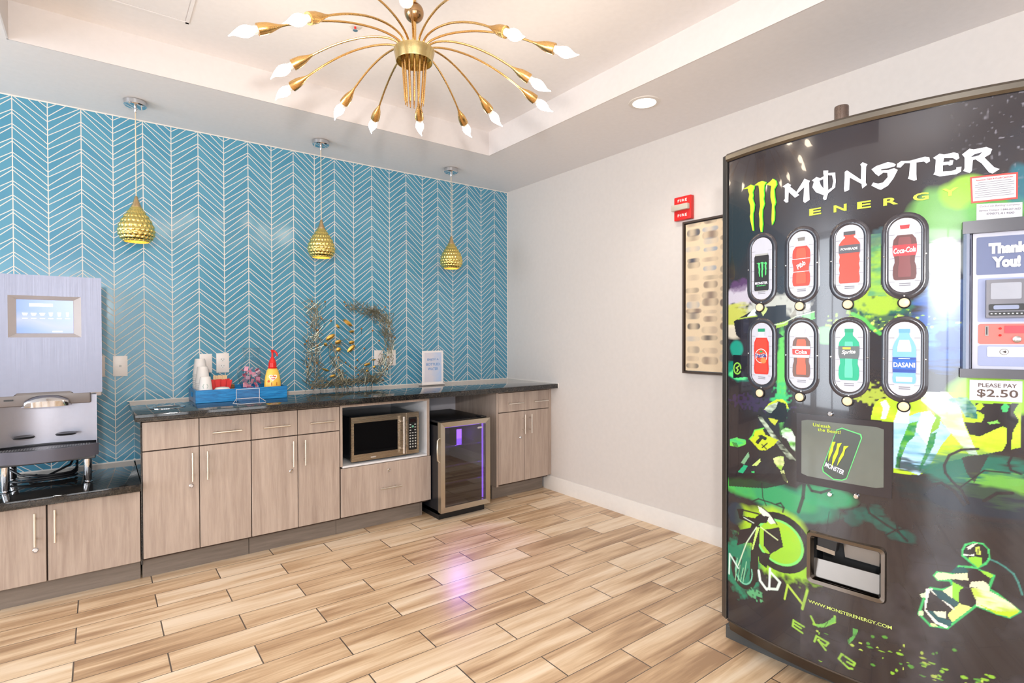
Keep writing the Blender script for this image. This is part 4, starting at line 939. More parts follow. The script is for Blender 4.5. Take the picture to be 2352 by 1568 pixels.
def poly(pts, col, k=1.0, tex=0.0, col2=None):
    r = inpoly(pts)
    if r is None: return
    sl, ins = r; a = ins.astype(float)*k
    if tex: a = a*np.clip(1-(N2[sl]-0.5)*2*tex-(N4[sl]-0.6)*tex, 0, 1)
    c = np.array(lin(*col)[:3])
    if col2: 
        t = np.clip((N3[sl]-0.35)*3, 0, 1)[..., None]; c = c*(1-t)+np.array(lin(*col2)[:3])*t
    IM[sl] = IM[sl]*(1-a[..., None])+c*a[..., None]
def stroke(pts, w, col, k=1.0):
    p = np.array(pts, float)/1000.0
    for a, b in zip(p[:-1], p[1:]):
        lo = np.minimum(a, b)-w-0.003; hi = np.maximum(a, b)+w+0.003
        i0, i1 = max(0, int(lo[0]/st)), min(ns, int(hi[0]/st)+2); j0, j1 = max(0, int((lo[1]-ZB2)/st)), min(nz, int((hi[1]-ZB2)/st)+2)
        if i1 <= i0 or j1 <= j0: continue
        X, Z = Sg[i0:i1, j0:j1], Zg[i0:i1, j0:j1]; d = b-a; L = max(d@d, 1e-9); t = np.clip(((X-a[0])*d[0]+(Z-a[1])*d[1])/L, 0, 1)
        e = np.hypot(X-a[0]-t*d[0], Z-a[1]-t*d[1]); al = np.clip((w/2+0.0012-e)/0.0022, 0, 1)*k
        IM[i0:i1, j0:j1] = IM[i0:i1, j0:j1]*(1-al[..., None])+np.array(lin(*col)[:3])*al[..., None]
LIME, GRN, TEAL, NAVY, PALE, BLK = (176, 214, 40), (70, 190, 90), (14, 122, 110), (24, 40, 66), (214, 232, 214), (38, 34, 38)
# broad colour fields of the print
blend(np.clip((N1-0.45)*3, 0, 1)*0.45, (34, 44, 58)); blend(np.clip((Zg-1.45)*1.2, 0, 1)*0.5, (34, 34, 48))
blob((0.03456,1.74), .10, .20, (26, 40, 46), .7); blob((0.05573,1.457), .11, .045, (196, 190, 206), .9, .8, N2); blob((0.04548,1.501), .05, .03, (96, 60, 110), .7, 1, N2); blob((0.03558,1.378), .10, .05, (190, 196, 90), .9, .7, N5); blob((0.03575,1.316), .08, .03, (216, 208, 190), .8, .6, N5)
blob((0.2034,1.414), .12, .04, (200, 204, 196), .8, .8, N2); blob((0.2372,1.282), .03, .10, (30, 30, 36), .8); blob((0.04007,1.246), .03, .035, (30, 150, 130), .9, .6)
blob((0.05659,1.158), .07, .04, (20, 130, 110), .9, .9, N3); blob((0.05664,1.141), .05, .02, (90, 220, 130), .9, .9, N3); blob((0.2294,1.135), .018, .20, (96, 196, 84), 1, .4, N2); blob((0.2297,1.062), .03, .06, (60, 190, 110), .8, 1.1, N4)
blob((0.3881,1.298), .05, .03, (120, 200, 120), .8, .6); blob((0.5431,1.399), .09, .05, (40, 110, 90), .9, .8, N2); blob((0.537,1.413), .07, .05, (170, 206, 60), .85, 1.1, N2)
poly([(518,1634),(545,1635),(546,1468),(555,1444),(564,1426),(508,1431),(518,1453)], (150, 196, 76), 1, .25, (96, 160, 110)); blob((0.5421,1.622), .03, .03, (70, 100, 110), .7, .7, N2)
blob((0.5066,1.342), .10, .03, (150, 200, 60), .8, 1.6, N4); blob((0.602,1.333), .10, .035, (30, 60, 80), .8, .8)
blob((0.699,1.664), .10, .09, (120, 186, 96), .8, .8); blob((0.7552,1.736), .06, .05, (150, 204, 60), .9, .8); blob((0.7101,1.541), .06, .06, (206, 216, 206), .9, .5, N5); blob((0.7108,1.419), .07, .06, (90, 130, 190), .9, .8, N5)
blob((0.7061,1.311), .10, .12, (48, 92, 172), .95, .6, N5); blob((0.7114,1.298), .06, .05, (90, 150, 226), .7, 1.2, N5); blob((0.727,1.284), .04, .04, (24, 40, 110), .7, 1, N2)
blob((0.8289,1.673), .07, .05, (90, 170, 70), .8, .9); blob((0.8753,1.744), .03, .06, (20, 110, 130), .8)
# green claw marks running down a pale splash
blob((0.52,1.102), .06, .035, (170, 190, 70), .9, 1.2, N4); poly([(541,1085),(583,1097),(661,1094),(692,1120),(776,1125),(884,1098),(885,968),(791,935),(706,900),(650,852),(584,849),(583,1014),(520,1018),(527,1059)], LIME, 1, .15, (196, 226, 60))
blob((0.8319,1.128), .12, .07, (150, 210, 50), .95, .5); poly([(583,1014),(649,1053),(693,1041),(729,997),(705,955),(681,897),(650,852),(617,863),(584,866)], (176, 214, 240), 1, .1, (140, 194, 236))
poly([(651,1118),(717,1122),(747,1089),(759,1024),(791,935),(771,934),(729,993),(705,1030),(686,1060),(655,1090)], (216, 236, 214), 1, .05, (200, 226, 160)); poly([(547,1077),(562,1087),(573,1063),(562,1023),(549,1023),(554,1057)], (226, 238, 226)); poly([(595,1057),(626,1063),(623,1014),(583,1014)], (232, 240, 240)); poly([(655,1054),(677,1060),(691,1037),(680,988),(671,951),(649,985),(636,995),(650,1025)], (226, 236, 244))
poly([(623,1014),(646,1025),(638,975),(620,953),(604,902),(600,868),(589,866),(592,900),(603,951)], (28, 132, 74), 1, .2, (96, 176, 60)); poly([(677,988),(693,994),(687,953),(668,903),(651,860),(651,880),(665,926)], (28, 132, 74), 1, .2, (90, 160, 70)); poly([(686,1060),(703,1042),(699,1010),(677,988),(683,1016),(691,1037)], (130, 180, 40))
blend(np.clip((0.93-Zg)*30, 0, 1)*np.clip((Zg-0.70)*12, 0, 1)*np.clip((Sg-0.585)*60, 0, 1)*np.clip((N5-0.42)*9, 0, 1)*0.9, (24, 40, 48))
blob((0.7847,0.8875), .14, .06, (20, 112, 96), .85, .8, N5); blob((0.8431,0.8433), .10, .05, (120, 190, 60), .7, 1.3, N5); blob((0.8146,0.7996), .16, .045, (30, 42, 58), .9, .7)
poly([(784,1091),(879,1097),(868,1071),(880,1046),(868,1018),(863,973),(866,955),(844,948),(854,980),(855,1021),(844,1027),(796,993),(771,994),(759,1031),(799,1035),(805,1058),(787,1068)], BLK); poly([(753,922),(777,933),(816,938),(800,897),(783,849),(765,877)], (50, 46, 54), .9)
poly([(784,1084),(796,1094),(804,1083),(793,1071),(785,1072)], LIME); poly([(723,1103),(764,1109),(787,1076),(788,1045),(762,1047),(744,1085),(720,1095)], (30, 110, 100), 1, .5, (170, 220, 200)); poly([(812,1036),(833,1044),(838,1036),(816,1030)], (130, 210, 90)); poly([(841,1084),(849,1096),(860,1089),(854,1070),(844,1069)], (70, 190, 110))
for w_, pts in ((.007, [(791,954),(753,947),(724,926),(712,893),(715,870),(730,848),(754,821),(769,785)]), (.006, [(885,953),(866,943),(858,920),(864,898),(885,890)]), (.008, [(662,821),(706,837),(736,818),(760,779)]), (.004, [(748,828),(805,890),(861,890)]), (.009, [(806,799),(834,826),(867,831)])): stroke(pts, w_, (36, 36, 44))
# lettering-like emblem on the jersey, left between the windows
poly([(26,1356),(93,1388),(130,1403),(180,1410),(246,1412),(246,1351),(209,1338),(205,1321),(214,1312),(238,1294),(210,1285),(166,1270),(93,1284),(60,1284),(38,1299)], (34, 30, 36)); poly([(88,1374),(109,1397),(130,1408),(140,1403),(120,1389),(130,1377),(93,1371)], (206, 220, 222)); poly([(146,1391),(166,1409),(175,1401),(166,1385),(156,1374)], (190, 206, 130)); poly([(207,1342),(256,1355),(251,1337),(209,1325)], (150, 190, 70)); poly([(258,1368),(278,1395),(325,1402),(335,1386),(291,1374),(273,1357)], (150, 150, 140), 1, .6); poly([(297,1372),(345,1385),(348,1357),(325,1353)], (96, 196, 100))
stroke([(46,1365),(109,1373),(130,1374)], .004, (170, 200, 70)); stroke([(198,1338),(237,1344),(282,1368),(345,1383)], .003, (200, 220, 190)); poly([(23,1219),(88,1218),(94,1134),(23,1124)], (24, 22, 30)); 
for a0 in range(0, 330, 15):
    c = (0.04337,1.165); a1, a2 = math.radians(a0), math.radians(a0+15); stroke([((c[0]+.016*math.cos(a1))*1000, (c[1]+.022*math.sin(a1))*1000), ((c[0]+.016*math.cos(a2))*1000, (c[1]+.022*math.sin(a2))*1000)], .004, (150, 214, 80))
stroke([(50,1175),(39,1167),(47,1160),(42,1152)], .004, (170, 224, 90)); stroke([(466,1372),(501,1351),(520,1326),(545,1304)], .012, (90, 190, 90), .9); blob((0.8199,1.571), .02, .02, BLK, 0)
# motocross rider
blob((0.1339,1.035), .12, .03, (60, 44, 80), .7, 1.2, N4); blob((0.2214,1.056), .03, .02, (60, 190, 110), .9, .8, N4)
R_ = lambda p, c, **k: poly(p, c, **k)
poly([(160,1012),(180,1037),(209,1056),(234,1060),(250,1048),(257,1025),(246,1028),(238,1047),(217,1049),(188,1029),(180,1012)], (190, 218, 40)); poly([(184,1021),(217,1051),(246,1044),(252,1013),(246,976),(209,967),(188,989),(180,1004)], (26, 24, 28)); poly([(162,1014),(180,1031),(197,1039),(217,1047),(209,1024),(188,1001),(175,1005)], (196, 214, 190), 1, .5, (30, 60, 60))
poly([(178,983),(218,980),(205,958),(188,968)], (190, 200, 60)); poly([(131,990),(143,993),(218,908),(286,840),(266,828),(197,904),(140,974)], (30, 30, 32), 1, .3, (190, 206, 180)); poly([(99,888),(118,904),(122,925),(154,939),(167,916),(218,904),(201,881),(167,854),(141,853)], (190, 206, 36)); poly([(136,907),(150,913),(176,905),(167,895),(154,897),(136,873),(125,880),(143,902)], (44, 40, 30))
stroke([(152,876),(172,861)], .004, BLK); stroke([(174,884),(154,864)], .004, BLK); stroke([(99,888),(113,903),(122,926),(160,940)], .004, (110, 220, 80))
poly([(10,872),(41,884),(83,881),(83,864),(46,844),(10,846)], (110, 214, 70), 1, 0, (60, 190, 120)); 
for q in range(4): stroke([(p[0]+q*6, p[1]) for p in [(21,861),(31,845)]], .003, BLK)
poly([(228,941),(246,956),(266,951),(281,925),(282,870),(266,883),(250,913),(234,918)], (206, 222, 214), 1, .6, (110, 190, 80)); poly([(199,831),(218,843),(238,845),(241,819),(229,791),(214,802),(202,815)], (206, 216, 150), 1, .3, (150, 200, 60)); poly([(61,786),(95,836),(100,820),(76,781)], (120, 170, 130), 1, .8); poly([(46,744),(76,781),(93,780),(71,745)], (40, 170, 120)); poly([(109,784),(145,821),(148,809),(132,789)], (190, 214, 120), 1, .4); poly([(104,759),(123,766),(121,758)], (60, 200, 110)); poly([(226,788),(239,795),(255,750),(239,755)], (200, 214, 140), 1, .8)
# green field and bicycle below
blob((0.1711,0.6865), .18, .045, (76, 190, 70), .95, .6); blob((0.2392,0.6789), .20, .06, (34, 136, 104), .75, .8); blob((0.3903,0.7309), .10, .04, (40, 150, 100), .8, .8); poly([(5,730),(251,785),(251,745),(168,709),(5,677)], (34, 30, 36), .9)
blob((0.1803,0.563), .15, .08, (164, 206, 44), .95, .6); blob((0.2234,0.477), .16, .10, (150, 206, 50), .95, .7, N2); blob((0.05887,0.3656), .09, .12, (26, 130, 100), .9, .8, N2); blob((0.03786,0.5713), .05, .05, (30, 50, 70), .9)
for q in range(0, 360, 10):
    c = (0.2215,0.5177); 
    for rr, ww, cc in ((1.0, .026, (30, 30, 34)), (.83, .008, (120, 220, 110))):
        a1, a2 = math.radians(q), math.radians(q+11); stroke([((c[0]+.105*rr*math.cos(a1))*1000, (c[1]+.098*rr*math.sin(a1))*1000), ((c[0]+.105*rr*math.cos(a2))*1000, (c[1]+.098*rr*math.sin(a2))*1000)], ww, cc)
poly([(161,546),(222,575),(238,506),(189,462),(161,485)], (38, 34, 38)); poly([(56,512),(143,557),(137,488),(82,469),(43,444)], (40, 36, 44)); poly([(43,594),(75,603),(69,573),(131,581),(119,555),(56,558)], (34, 32, 36)); poly([(137,632),(172,625),(211,588),(189,576),(143,612)], (224, 230, 214)); poly([(140,597),(183,604),(172,576),(137,566)], (34, 32, 36)); poly([(125,551),(146,557),(135,332),(101,319),(107,444)], (34, 32, 36)); poly([(131,547),(144,550),(116,453),(110,451)], (190, 226, 110)); stroke([(131,547),(88,472),(50,366)], .004, (210, 230, 200)); stroke([(149,553),(217,525)], .004, (214, 230, 170)); stroke([(75,598),(137,602),(166,596)], .006, BLK); stroke([(75,569),(119,560)], .003, PALE); poly([(137,455),(189,462),(173,402),(143,413)], (34, 32, 36)); stroke([(155,631),(189,614),(214,583)], .004, BLK)
for q in range(150, 380, 10):
    c = (0.07489,0.3544); a1, a2 = math.radians(q), math.radians(q+11); stroke([((c[0]+.05*math.cos(a1))*1000, (c[1]+.065*math.sin(a1))*1000), ((c[0]+.05*math.cos(a2))*1000, (c[1]+.065*math.sin(a2))*1000)], .016, BLK); stroke([((c[0]+.038*math.cos(a1))*1000, (c[1]+.052*math.sin(a1))*1000), ((c[0]+.038*math.cos(a2))*1000, (c[1]+.052*math.sin(a2))*1000)], .004, (120, 200, 170))
for q in range(9): stroke([((0.03841,0.3754)[0]*1000+q*7, (0.03841,0.3754)[1]*1000+20*math.sin(q*2)), ((0.03841,0.3754)[0]*1000+q*6-8, (0.03841,0.3754)[1]*1000-60+15*math.cos(q*3))], .0028, (150, 214, 170) if q % 2 else (30, 40, 44))
for pts, w_, c in (([(9,397),(6,314)], .007, (206, 230, 220)), ([(9,397),(50,355)], .007, (206, 230, 220)), ([(141,379),(147,343),(173,320)], .010, (226, 238, 232)), ([(187,405),(184,325)], .008, (226, 238, 232)), ([(190,392),(226,368),(215,337),(179,325)], .009, (214, 234, 222)), ([(255,369),(244,312)], .007, (170, 206, 70)), ([(255,369),(311,317)], .008, (176, 210, 76)), ([(325,374),(308,301)], .009, (160, 204, 70))): stroke(pts, w_, c)
blob((0.127,0.2802), .03, .02, (100, 190, 130), .7, 1.2, N4)
E1 = (150, 200, 70)
for pts in ([(277,247),(274,223)], [(277,245),(314,238)], [(277,234),(304,228)], [(274,223),(309,213)], [(357,223),(350,200)], [(357,223),(396,215),(387,201),(362,210)], [(366,207),(387,186)], [(438,194),(429,173),(459,154),(470,157)], [(438,194),(478,180),(474,170),(455,174)], [(338,286),(352,261),(384,270),(416,297),(416,317)]): stroke(pts, .0065, E1)
poly([(352,261),(384,280),(416,317),(420,299),(384,265),(362,256)], (110, 180, 80), .9, .4); poly([(471,299),(488,296),(476,263),(459,237),(455,249),(471,271)], (90, 170, 80), .9, .5)
for q in range(70):
    c = (0.6849,0.2524); u = rng.normal(0, .16); v = rng.normal(0, .035); blob((c[0]+u, c[1]+v-.0+.18*max(0, -u)*0), rng.uniform(.002, .011), rng.uniform(.002, .006), ((150, 206, 60), (196, 224, 90), (90, 160, 60))[q % 3], .85, .6, N4)
for q in range(60):
    c = (0.5905,1.34); blob((c[0]+rng.normal(0, .06), c[1]+rng.normal(0, .02)), rng.uniform(.001, .007), rng.uniform(.001, .006), ((170, 214, 70), (140, 200, 60), (210, 226, 120))[q % 3], .9, .3, N4)
# cracked ground lines
for pts in ([(397,679),(384,575)], [(432,683),(421,578)], [(639,712),(694,586),(726,445)], [(682,735),(736,637),(806,560),(894,466)], [(419,394),(392,284),(364,226)], [(470,390),(460,251),(440,167)], [(571,539),(640,446),(674,318)], [(747,397),(798,332),(846,259)], [(640,572),(725,581)], [(334,229),(433,232)]): stroke(pts, .0022, (26, 22, 26), .8)
blend(np.clip((0.70-Zg)*6, 0, 1)*np.clip((N1-0.5)*4, 0, 1)*0.35*(Sg > 0.3), (86, 80, 84))
for q in range(6): blob(((0.4713,0.6741)[0]+q*.03, (0.4713,0.6741)[1]+.03*math.sin(q)), .03, .03, (26, 92, 84), .5, 1.1, N3)
for w_, pts in ((.012, [(314,770),(309,708),(293,652)]), (.004, [(153,726),(157,671),(171,644)]), (.005, [(105,639),(139,661),(193,659),(236,653)]), (.009, [(328,757),(339,740),(369,740),(398,756)]), (.006, [(211,659),(228,668),(240,654),(236,636)]), (.007, [(499,770),(518,703),(568,673),(598,659),(621,635)]), (.006, [(591,730),(595,669)]), (.005, [(550,629),(592,664),(632,681)])): stroke(pts, w_, (40, 36, 42), .9)
# skateboarder
K = lambda pts, c, **k: poly(pts, c, **k)
for g_ in (1.0,):
    OL = (70, 214, 120)
    for pts in ([(758,639),(764,656),(783,667),(802,667),(815,652),(817,625),(809,608),(791,593),(772,609),(758,621)], [(690,542),(697,554),(733,558),(749,586),(779,591),(798,585),(828,577),(817,534),(836,524),(885,484),(863,461),(836,464),(789,476),(734,403),(722,386),(681,381),(652,409),(668,478),(681,500),(711,503),(735,520),(729,537),(699,531)]): stroke(pts+[pts[0]], .006, OL, .7)
K([(690,542),(697,553),(711,557),(733,558),(768,571),(771,548),(733,543),(699,530)], (226, 236, 180)); K([(729,563),(741,581),(760,587),(772,576),(768,570),(733,560)], (30, 80, 84)); K([(768,572),(783,589),(798,585),(810,578),(817,562),(817,544),(799,549),(776,541),(774,528),(760,529),(733,543),(771,548)], (48, 42, 46)); K([(798,584),(813,586),(828,577),(821,568),(811,573)], (150, 216, 70)); K([(776,545),(804,555),(817,547),(819,529),(806,524),(791,532),(774,528)], (226, 226, 190)); K([(774,525),(799,534),(821,527),(845,516),(868,502),(885,484),(863,462),(836,464),(810,472),(788,475),(789,491)], (224, 230, 196), k=1, tex=.15, col2=(190, 214, 90)); K([(788,483),(836,471),(885,484),(863,461),(834,463)], (186, 216, 50)); K([(733,535),(759,524),(749,501),(749,475),(735,481)], (140, 212, 60)); K([(753,517),(776,526),(789,489),(774,469),(751,478),(748,500)], (48, 42, 46)); K([(749,472),(780,468),(734,408),(722,428)], (216, 230, 130), tex=.1)
K([(670,494),(685,501),(737,453),(741,447),(734,450),(687,486),(679,494),(669,425),(665,423)], (232, 232, 220)); K([(683,496),(711,498),(733,486),(749,470),(741,457),(701,474)], (30, 78, 86)); K([(709,500),(733,522),(733,483)], (220, 230, 180)); K([(669,425),(687,428),(718,414),(734,411),(730,394),(718,390),(687,401)], (30, 84, 90)); K([(665,426),(671,428),(698,399),(726,393),(720,385),(692,392)], (232, 232, 220)); K([(687,428),(718,437),(718,416),(702,414)], (226, 230, 200), tex=.4); K([(654,473),(668,482),(669,466),(658,463)], (210, 236, 190)); K([(650,416),(662,424),(664,408),(652,403)], (200, 236, 180)); K([(681,389),(694,390),(698,384),(683,379)], (220, 236, 160))
K([(759,637),(766,654),(785,666),(804,665),(814,652),(816,629),(809,613),(802,621),(789,626),(768,618),(758,624)], (38, 36, 42)); K([(770,619),(789,626),(801,624),(802,606),(793,592),(783,602),(774,607)], (140, 206, 60)); K([(767,650),(779,662),(792,667),(785,659),(775,646),(769,643)], (216, 214, 200)); K([(758,627),(779,629),(785,633),(785,625),(760,623)], (230, 230, 220)); K([(785,654),(790,656),(793,632),(789,632)], (190, 206, 90)); K([(792,657),(797,658),(798,633),(794,632)], (190, 206, 90)); stroke([(819,624),(835,619),(853,608),(871,592),(881,569),(890,535)], .004, (70, 150, 140), .8)
blend(np.clip((N4-0.84)*8, 0, 1)*np.clip((Sg-0.72)*8, 0, 1)*np.clip((Zg-1.7)*6, 0, 1)*0.5, (180, 180, 196))
hole = lambda s, z: 0.338 < s < 0.552 and 0.428 < z < 0.580
HX0, HX1, HZ0, HZ1 = 0.338, 0.552, 0.428, 0.580
vs = [SP(s, z) for s, z in zip(Sg.ravel().tolist(), Zg.ravel().tolist())]
fs = []
for i in range(ns-1):
    s = (i+0.5)*st; inside = HX0 < s < HX1
    for j in range(nz-1):
        if inside and HZ0 < ZB2+(j+0.5)*st < HZ1: continue
        a = i*nz+j; fs.append((a, a+nz, a+nz+1, a+1))
fp = obj('printed_front', MB().add(vs, fs), vc_mat('vending_print', 0.16, 0.6), vm, angle=60); set_vc(fp, IM.reshape(-1, 3))
# --- body, frame and plinth ---
VFR = m_brushed('machine_frame', lin(120, 116, 108), 0.3); VDK = mat('machine_body_black', lin(46, 46, 46), 0.45)
def back(s, d): # point D metres behind the door chord
    return (VO[0]+s*VU[0]-VN[0]*d, VO[1]+s*VU[1]-VN[1]*d)
mb = MB(); mb.prism([(*back(-0.004, 0.052), 0.06), (*back(VW+0.004, 0.052), 0.06), (*back(VW+0.004, 0.80), 0.06), (*back(-0.004, 0.80), 0.06)], (0, 0, 1.97)); obj('cabinet', mb, VDK, vm)
def strip(s0, s1, z0, z1, d0, d1, m, name, n=24):
    # solid band that follows the bowed front
    vs = []; fs = []
    for i in range(n+1):
        s = s0+(s1-s0)*i/n; vs += [SP(s, z0, d0), SP(s, z1, d0), SP(s, z1, d1), SP(s, z0, d1)]
    for i in range(n):
        for k in range(4): fs.append((i*4+k, i*4+(k+1) % 4, (i+1)*4+(k+1) % 4, (i+1)*4+k))
    fs += [(0, 1, 2, 3), (n*4+3, n*4+2, n*4+1, n*4)]
    return obj(name, MB().add(vs, fs), m, vm)
door = strip(-0.003, VW+0.003, ZB2-0.002, ZT2+0.004, -0.050, -0.002, VDK, 'door_shell', 30)
bpy.data.objects.remove(door)   # rebuilt below with the delivery opening left free
for (a, b, c, d) in ((-0.003, HX0, ZB2-0.002, ZT2+0.004), (HX1, VW+0.003, ZB2-0.002, ZT2+0.004)): strip(a, b, c, d, -0.050, -0.002, VDK, 'door_shell', 16)
strip(HX0, HX1, ZB2-0.002, HZ0, -0.050, -0.002, VDK, 'door_shell', 8); strip(HX0, HX1, HZ1, ZT2+0.004, -0.050, -0.002, VDK, 'door_shell', 8)
vs = []; fs = []; n = 40; sec = [(ZT2-0.002, -0.01), (ZT2-0.002, 0.006), (ZT2+0.006, 0.013), (ZT2+0.022, 0.013), (ZT2+0.031, 0.006), (ZT2+0.0345, -0.006), (ZT2+0.0345, -0.05)]
for i in range(n+1):
    s = -0.004+(VW+0.008)*i/n
    for z, d in sec: vs.append(SP(s, z, d))
m_ = len(sec)
for i in range(n):
    for k in range(m_-1): fs.append((i*m_+k, (i+1)*m_+k, (i+1)*m_+k+1, i*m_+k+1))
fs.append(tuple(range(m_))); fs.append(tuple(n*m_+k for k in range(m_))[::-1]); obj('top_trim', MB().add(vs, fs), VFR, vm)
for s0, sg in ((-0.004, -1), (VW+0.004, 1)):
    mb = MB(); p = []
    sec = [(0.0, 0.004), (0.002, 0.006), (0.004, 0.003), (0.010, -0.002), (0.026, -0.012), (0.030, -0.020), (0.030, -0.05), (0.0, -0.05)]
    o_ = []
    for ds, d in sec:
        q = SP(s0, 0, 0); q0 = (VO[0]+(s0+sg*ds)*VU[0]+VN[0]*(d), VO[1]+(s0+sg*ds)*VU[1]+VN[1]*(d)); o_.append((q0[0], q0[1], ZB2-0.002))
    mb.prism(o_, (0, 0, ZT2+0.030-ZB2)); obj('side_trim', mb, mat('dark_trim', lin(84, 80, 76), 0.35, 0.6), vm)
vs = []; fs = []; n = 24; sec = [(ZB2, 0.001), (ZB2-0.004, 0.005), (ZB2-0.012, -0.004), (0.075, -0.014), (0.072, -0.05)]
for i in range(n+1):
    s = 0.0+VW*i/n
    for z, d in sec: vs.append(SP(s, z, d))
m_ = len(sec)
for i in range(n):
    for k in range(m_-1): fs.append((i*m_+k, (i+1)*m_+k, (i+1)*m_+k+1, i*m_+k+1))
obj('door_sill', MB().add(vs, fs), mat('sill_metal', lin(78, 70, 64), 0.3, 0.7), vm)
# plinth with a rounded top edge
path = [(2.138, 1.291), (2.141, 1.196), (2.146, 1.081), (2.157, 0.965), (2.172, 0.876), (2.196, 0.70), (2.218, 0.50), (2.236, 0.32)]
sec = [(0.0, 0.0), (0.0, 0.050), (0.006, 0.058), (0.03, 0.060)]
vs = []; fs = []
for (x, y) in path:
    for d, z in sec: vs.append((x+d*0.98, y-d*0.1, z))
for i in range(len(path)-1):
    for k in range(3): fs.append((i*4+k, (i+1)*4+k, (i+1)*4+k+1, i*4+k+1))
mb = MB().add(vs, fs); b0, b1 = back(0.0, 0.79), back(VW, 0.79)
mb.prism([(2.140, 1.289, 0.0), (2.22, 0.32, 0.0), (b1[0], b1[1], 0.0), (b0[0], b0[1], 0.0)], (0, 0, 0.0585)); mb.prism([(2.138, 1.291, 0), (2.138, 1.291, 0.055), (b0[0], b0[1]+0.03, 0.055), (b0[0], b0[1]+0.03, 0)], (0.001, -0.004, 0))
obj('plinth', mb, mat('plinth_metal', lin(86, 88, 88), 0.4, 0.5), vm)
# locking bar tube standing on the roof
mx_, my_ = SP(0.43, 0)[0]*1.055, SP(0.43, 0)[1]*1.055
obj('roof_tube', MB().lathe([(0.0235, 2.03), (0.0235, 2.124), (0.022, 2.128), (0.018, 2.128)], (mx_, my_, 0), 28), m_brushed('tube_metal', lin(130, 118, 112), 0.25), vm)
# --- helpers for things fixed onto the front ---
def onS(pts, d): return [SP(a, b, d) for a, b in pts]
def decal(pts, d, m, name, parent, centre=None):
    c = centre or (sum(p[0] for p in pts)/len(pts), sum(p[1] for p in pts)/len(pts)); n = len(pts)
    return obj(name, MB().add([SP(*c, d)]+onS(pts, d), [(0, i+1, (i+1) % n+1) for i in range(n)]), m, parent, angle=80)
def ngon(mb, pts, d): n0 = onS(pts, d); mb.add(n0, [tuple(range(len(n0)))]); return mb
def stext(txt, cx, cz, w, h, d, m, name, parent, bold=0.02, rot=0.0, shear=0.0, spacing=1.0):
    vs, fs = text_geo(txt, 1, bold, shear, spacing); q = fit(vs, w=w, h=h)
    c, s_ = math.cos(rot), math.sin(rot); q = [(cx+a*c-b*s_, cz+a*s_+b*c) for a, b in q]
    return obj(name, MB().add(onS(q, d), fs), m, parent, angle=80)
def mm(pts): return [(a/1000, b/1000) for a, b in pts]
TW = mat('title_white', lin(222, 224, 236), 0.4); TG = mat('title_lime', lin(196, 216, 56), 0.4); CLG = mat('claw_lime', lin(190, 214, 40), 0.4); CLE = mat('claw_edge', lin(60, 214, 40), 0.4); TSH = mat('title_outline', lin(150, 152, 170), 0.5)
title = [
 ([(232,1854),(252,1862),(264,1852),(261,1846),(283,1823),(306,1856),(311,1864),(330,1852),(327,1845),(329,1784),(313,1776),(307,1783),(310,1833),(287,1816),(294,1809),(278,1802),(255,1828),(254,1791),(245,1791),(236,1801),(241,1806),(241,1847)],),
 ([(336,1852),(347,1858),(351,1861),(364,1854),(376,1858),(374,1868),(374,1878),(390,1875),(389,1854),(390,1810),(390,1795),(384,1774),(377,1774),(373,1781),(376,1791),(350,1807),(338,1827),(343,1846)], [(361,1845),(374,1848),(375,1814),(366,1830)]),
 ([(390,1866),(412,1863),(414,1832),(412,1811),(390,1795),(390,1807),(402,1813),(406,1834),(402,1855),(390,1858)],),
 ([(441,1858),(448,1862),(489,1822),(490,1865),(487,1873),(494,1879),(508,1869),(504,1862),(503,1809),(507,1801),(493,1791),(491,1807),(457,1835),(455,1794),(441,1790),(439,1800),(441,1838)],),
 ([(519,1850),(533,1858),(564,1864),(579,1858),(586,1851),(582,1846),(565,1844),(546,1844),(546,1841),(566,1838),(581,1841),(591,1833),(579,1807),(565,1787),(546,1777),(538,1781),(519,1796),(524,1805),(538,1799),(551,1800),(564,1815),(563,1829),(552,1832),(539,1823),(530,1833)],),
 ([(588,1842),(589,1853),(600,1860),(622,1856),(660,1861),(671,1857),(673,1844),(664,1839),(658,1846),(639,1847),(639,1810),(640,1792),(633,1790),(617,1800),(620,1808),(623,1848),(609,1851),(598,1839)],),
 ([(680,1853),(696,1863),(707,1858),(730,1860),(740,1855),(743,1840),(736,1835),(728,1843),(707,1847),(705,1835),(720,1834),(720,1838),(729,1836),(727,1823),(720,1821),(716,1825),(704,1825),(704,1806),(724,1804),(736,1807),(736,1813),(748,1813),(747,1798),(736,1792),(697,1792),(681,1801),(685,1809),(687,1846)],),
 ([(749,1850),(766,1864),(776,1860),(804,1862),(817,1853),(813,1839),(800,1831),(812,1813),(822,1798),(834,1791),(818,1780),(810,1785),(794,1814),(780,1829),(774,1828),(772,1796),(767,1790),(752,1799),(755,1807),(755,1839)],),
]
for g_ in title:
    pts = mm(g_[0]); cx_ = sum(p[0] for p in pts)/len(pts); cz_ = sum(p[1] for p in pts)/len(pts)
    L = obj('lettering', ngon(MB(), pts, 0.0022), TW, vm, angle=80)
obj('lettering', ngon(MB(), [(0.0, 0.0)], 0) if False else ngon(MB(), mm([(769,1838),(778,1845),(795,1848),(788,1840),(778,1838)]), 0.0030), mat('vending_ink', lin(38, 36, 48), 0.3), vm)
obj('lettering', ngon(MB(), mm([(362,1845),(374,1848),(375,1815),(366,1830)]), 0.0030), mat('vending_ink'), vm)
for ch_, (a, b) in zip('ENERGY', (((0.3479,1.739)), ((0.4274,1.737)), ((0.4986,1.736)), ((0.5724,1.735)), ((0.6504,1.737)), ((0.7216,1.74)))):
    stext(ch_, a, b, 0.040, 0.024, 0.0022, TG, 'lettering', vm, 0.03)
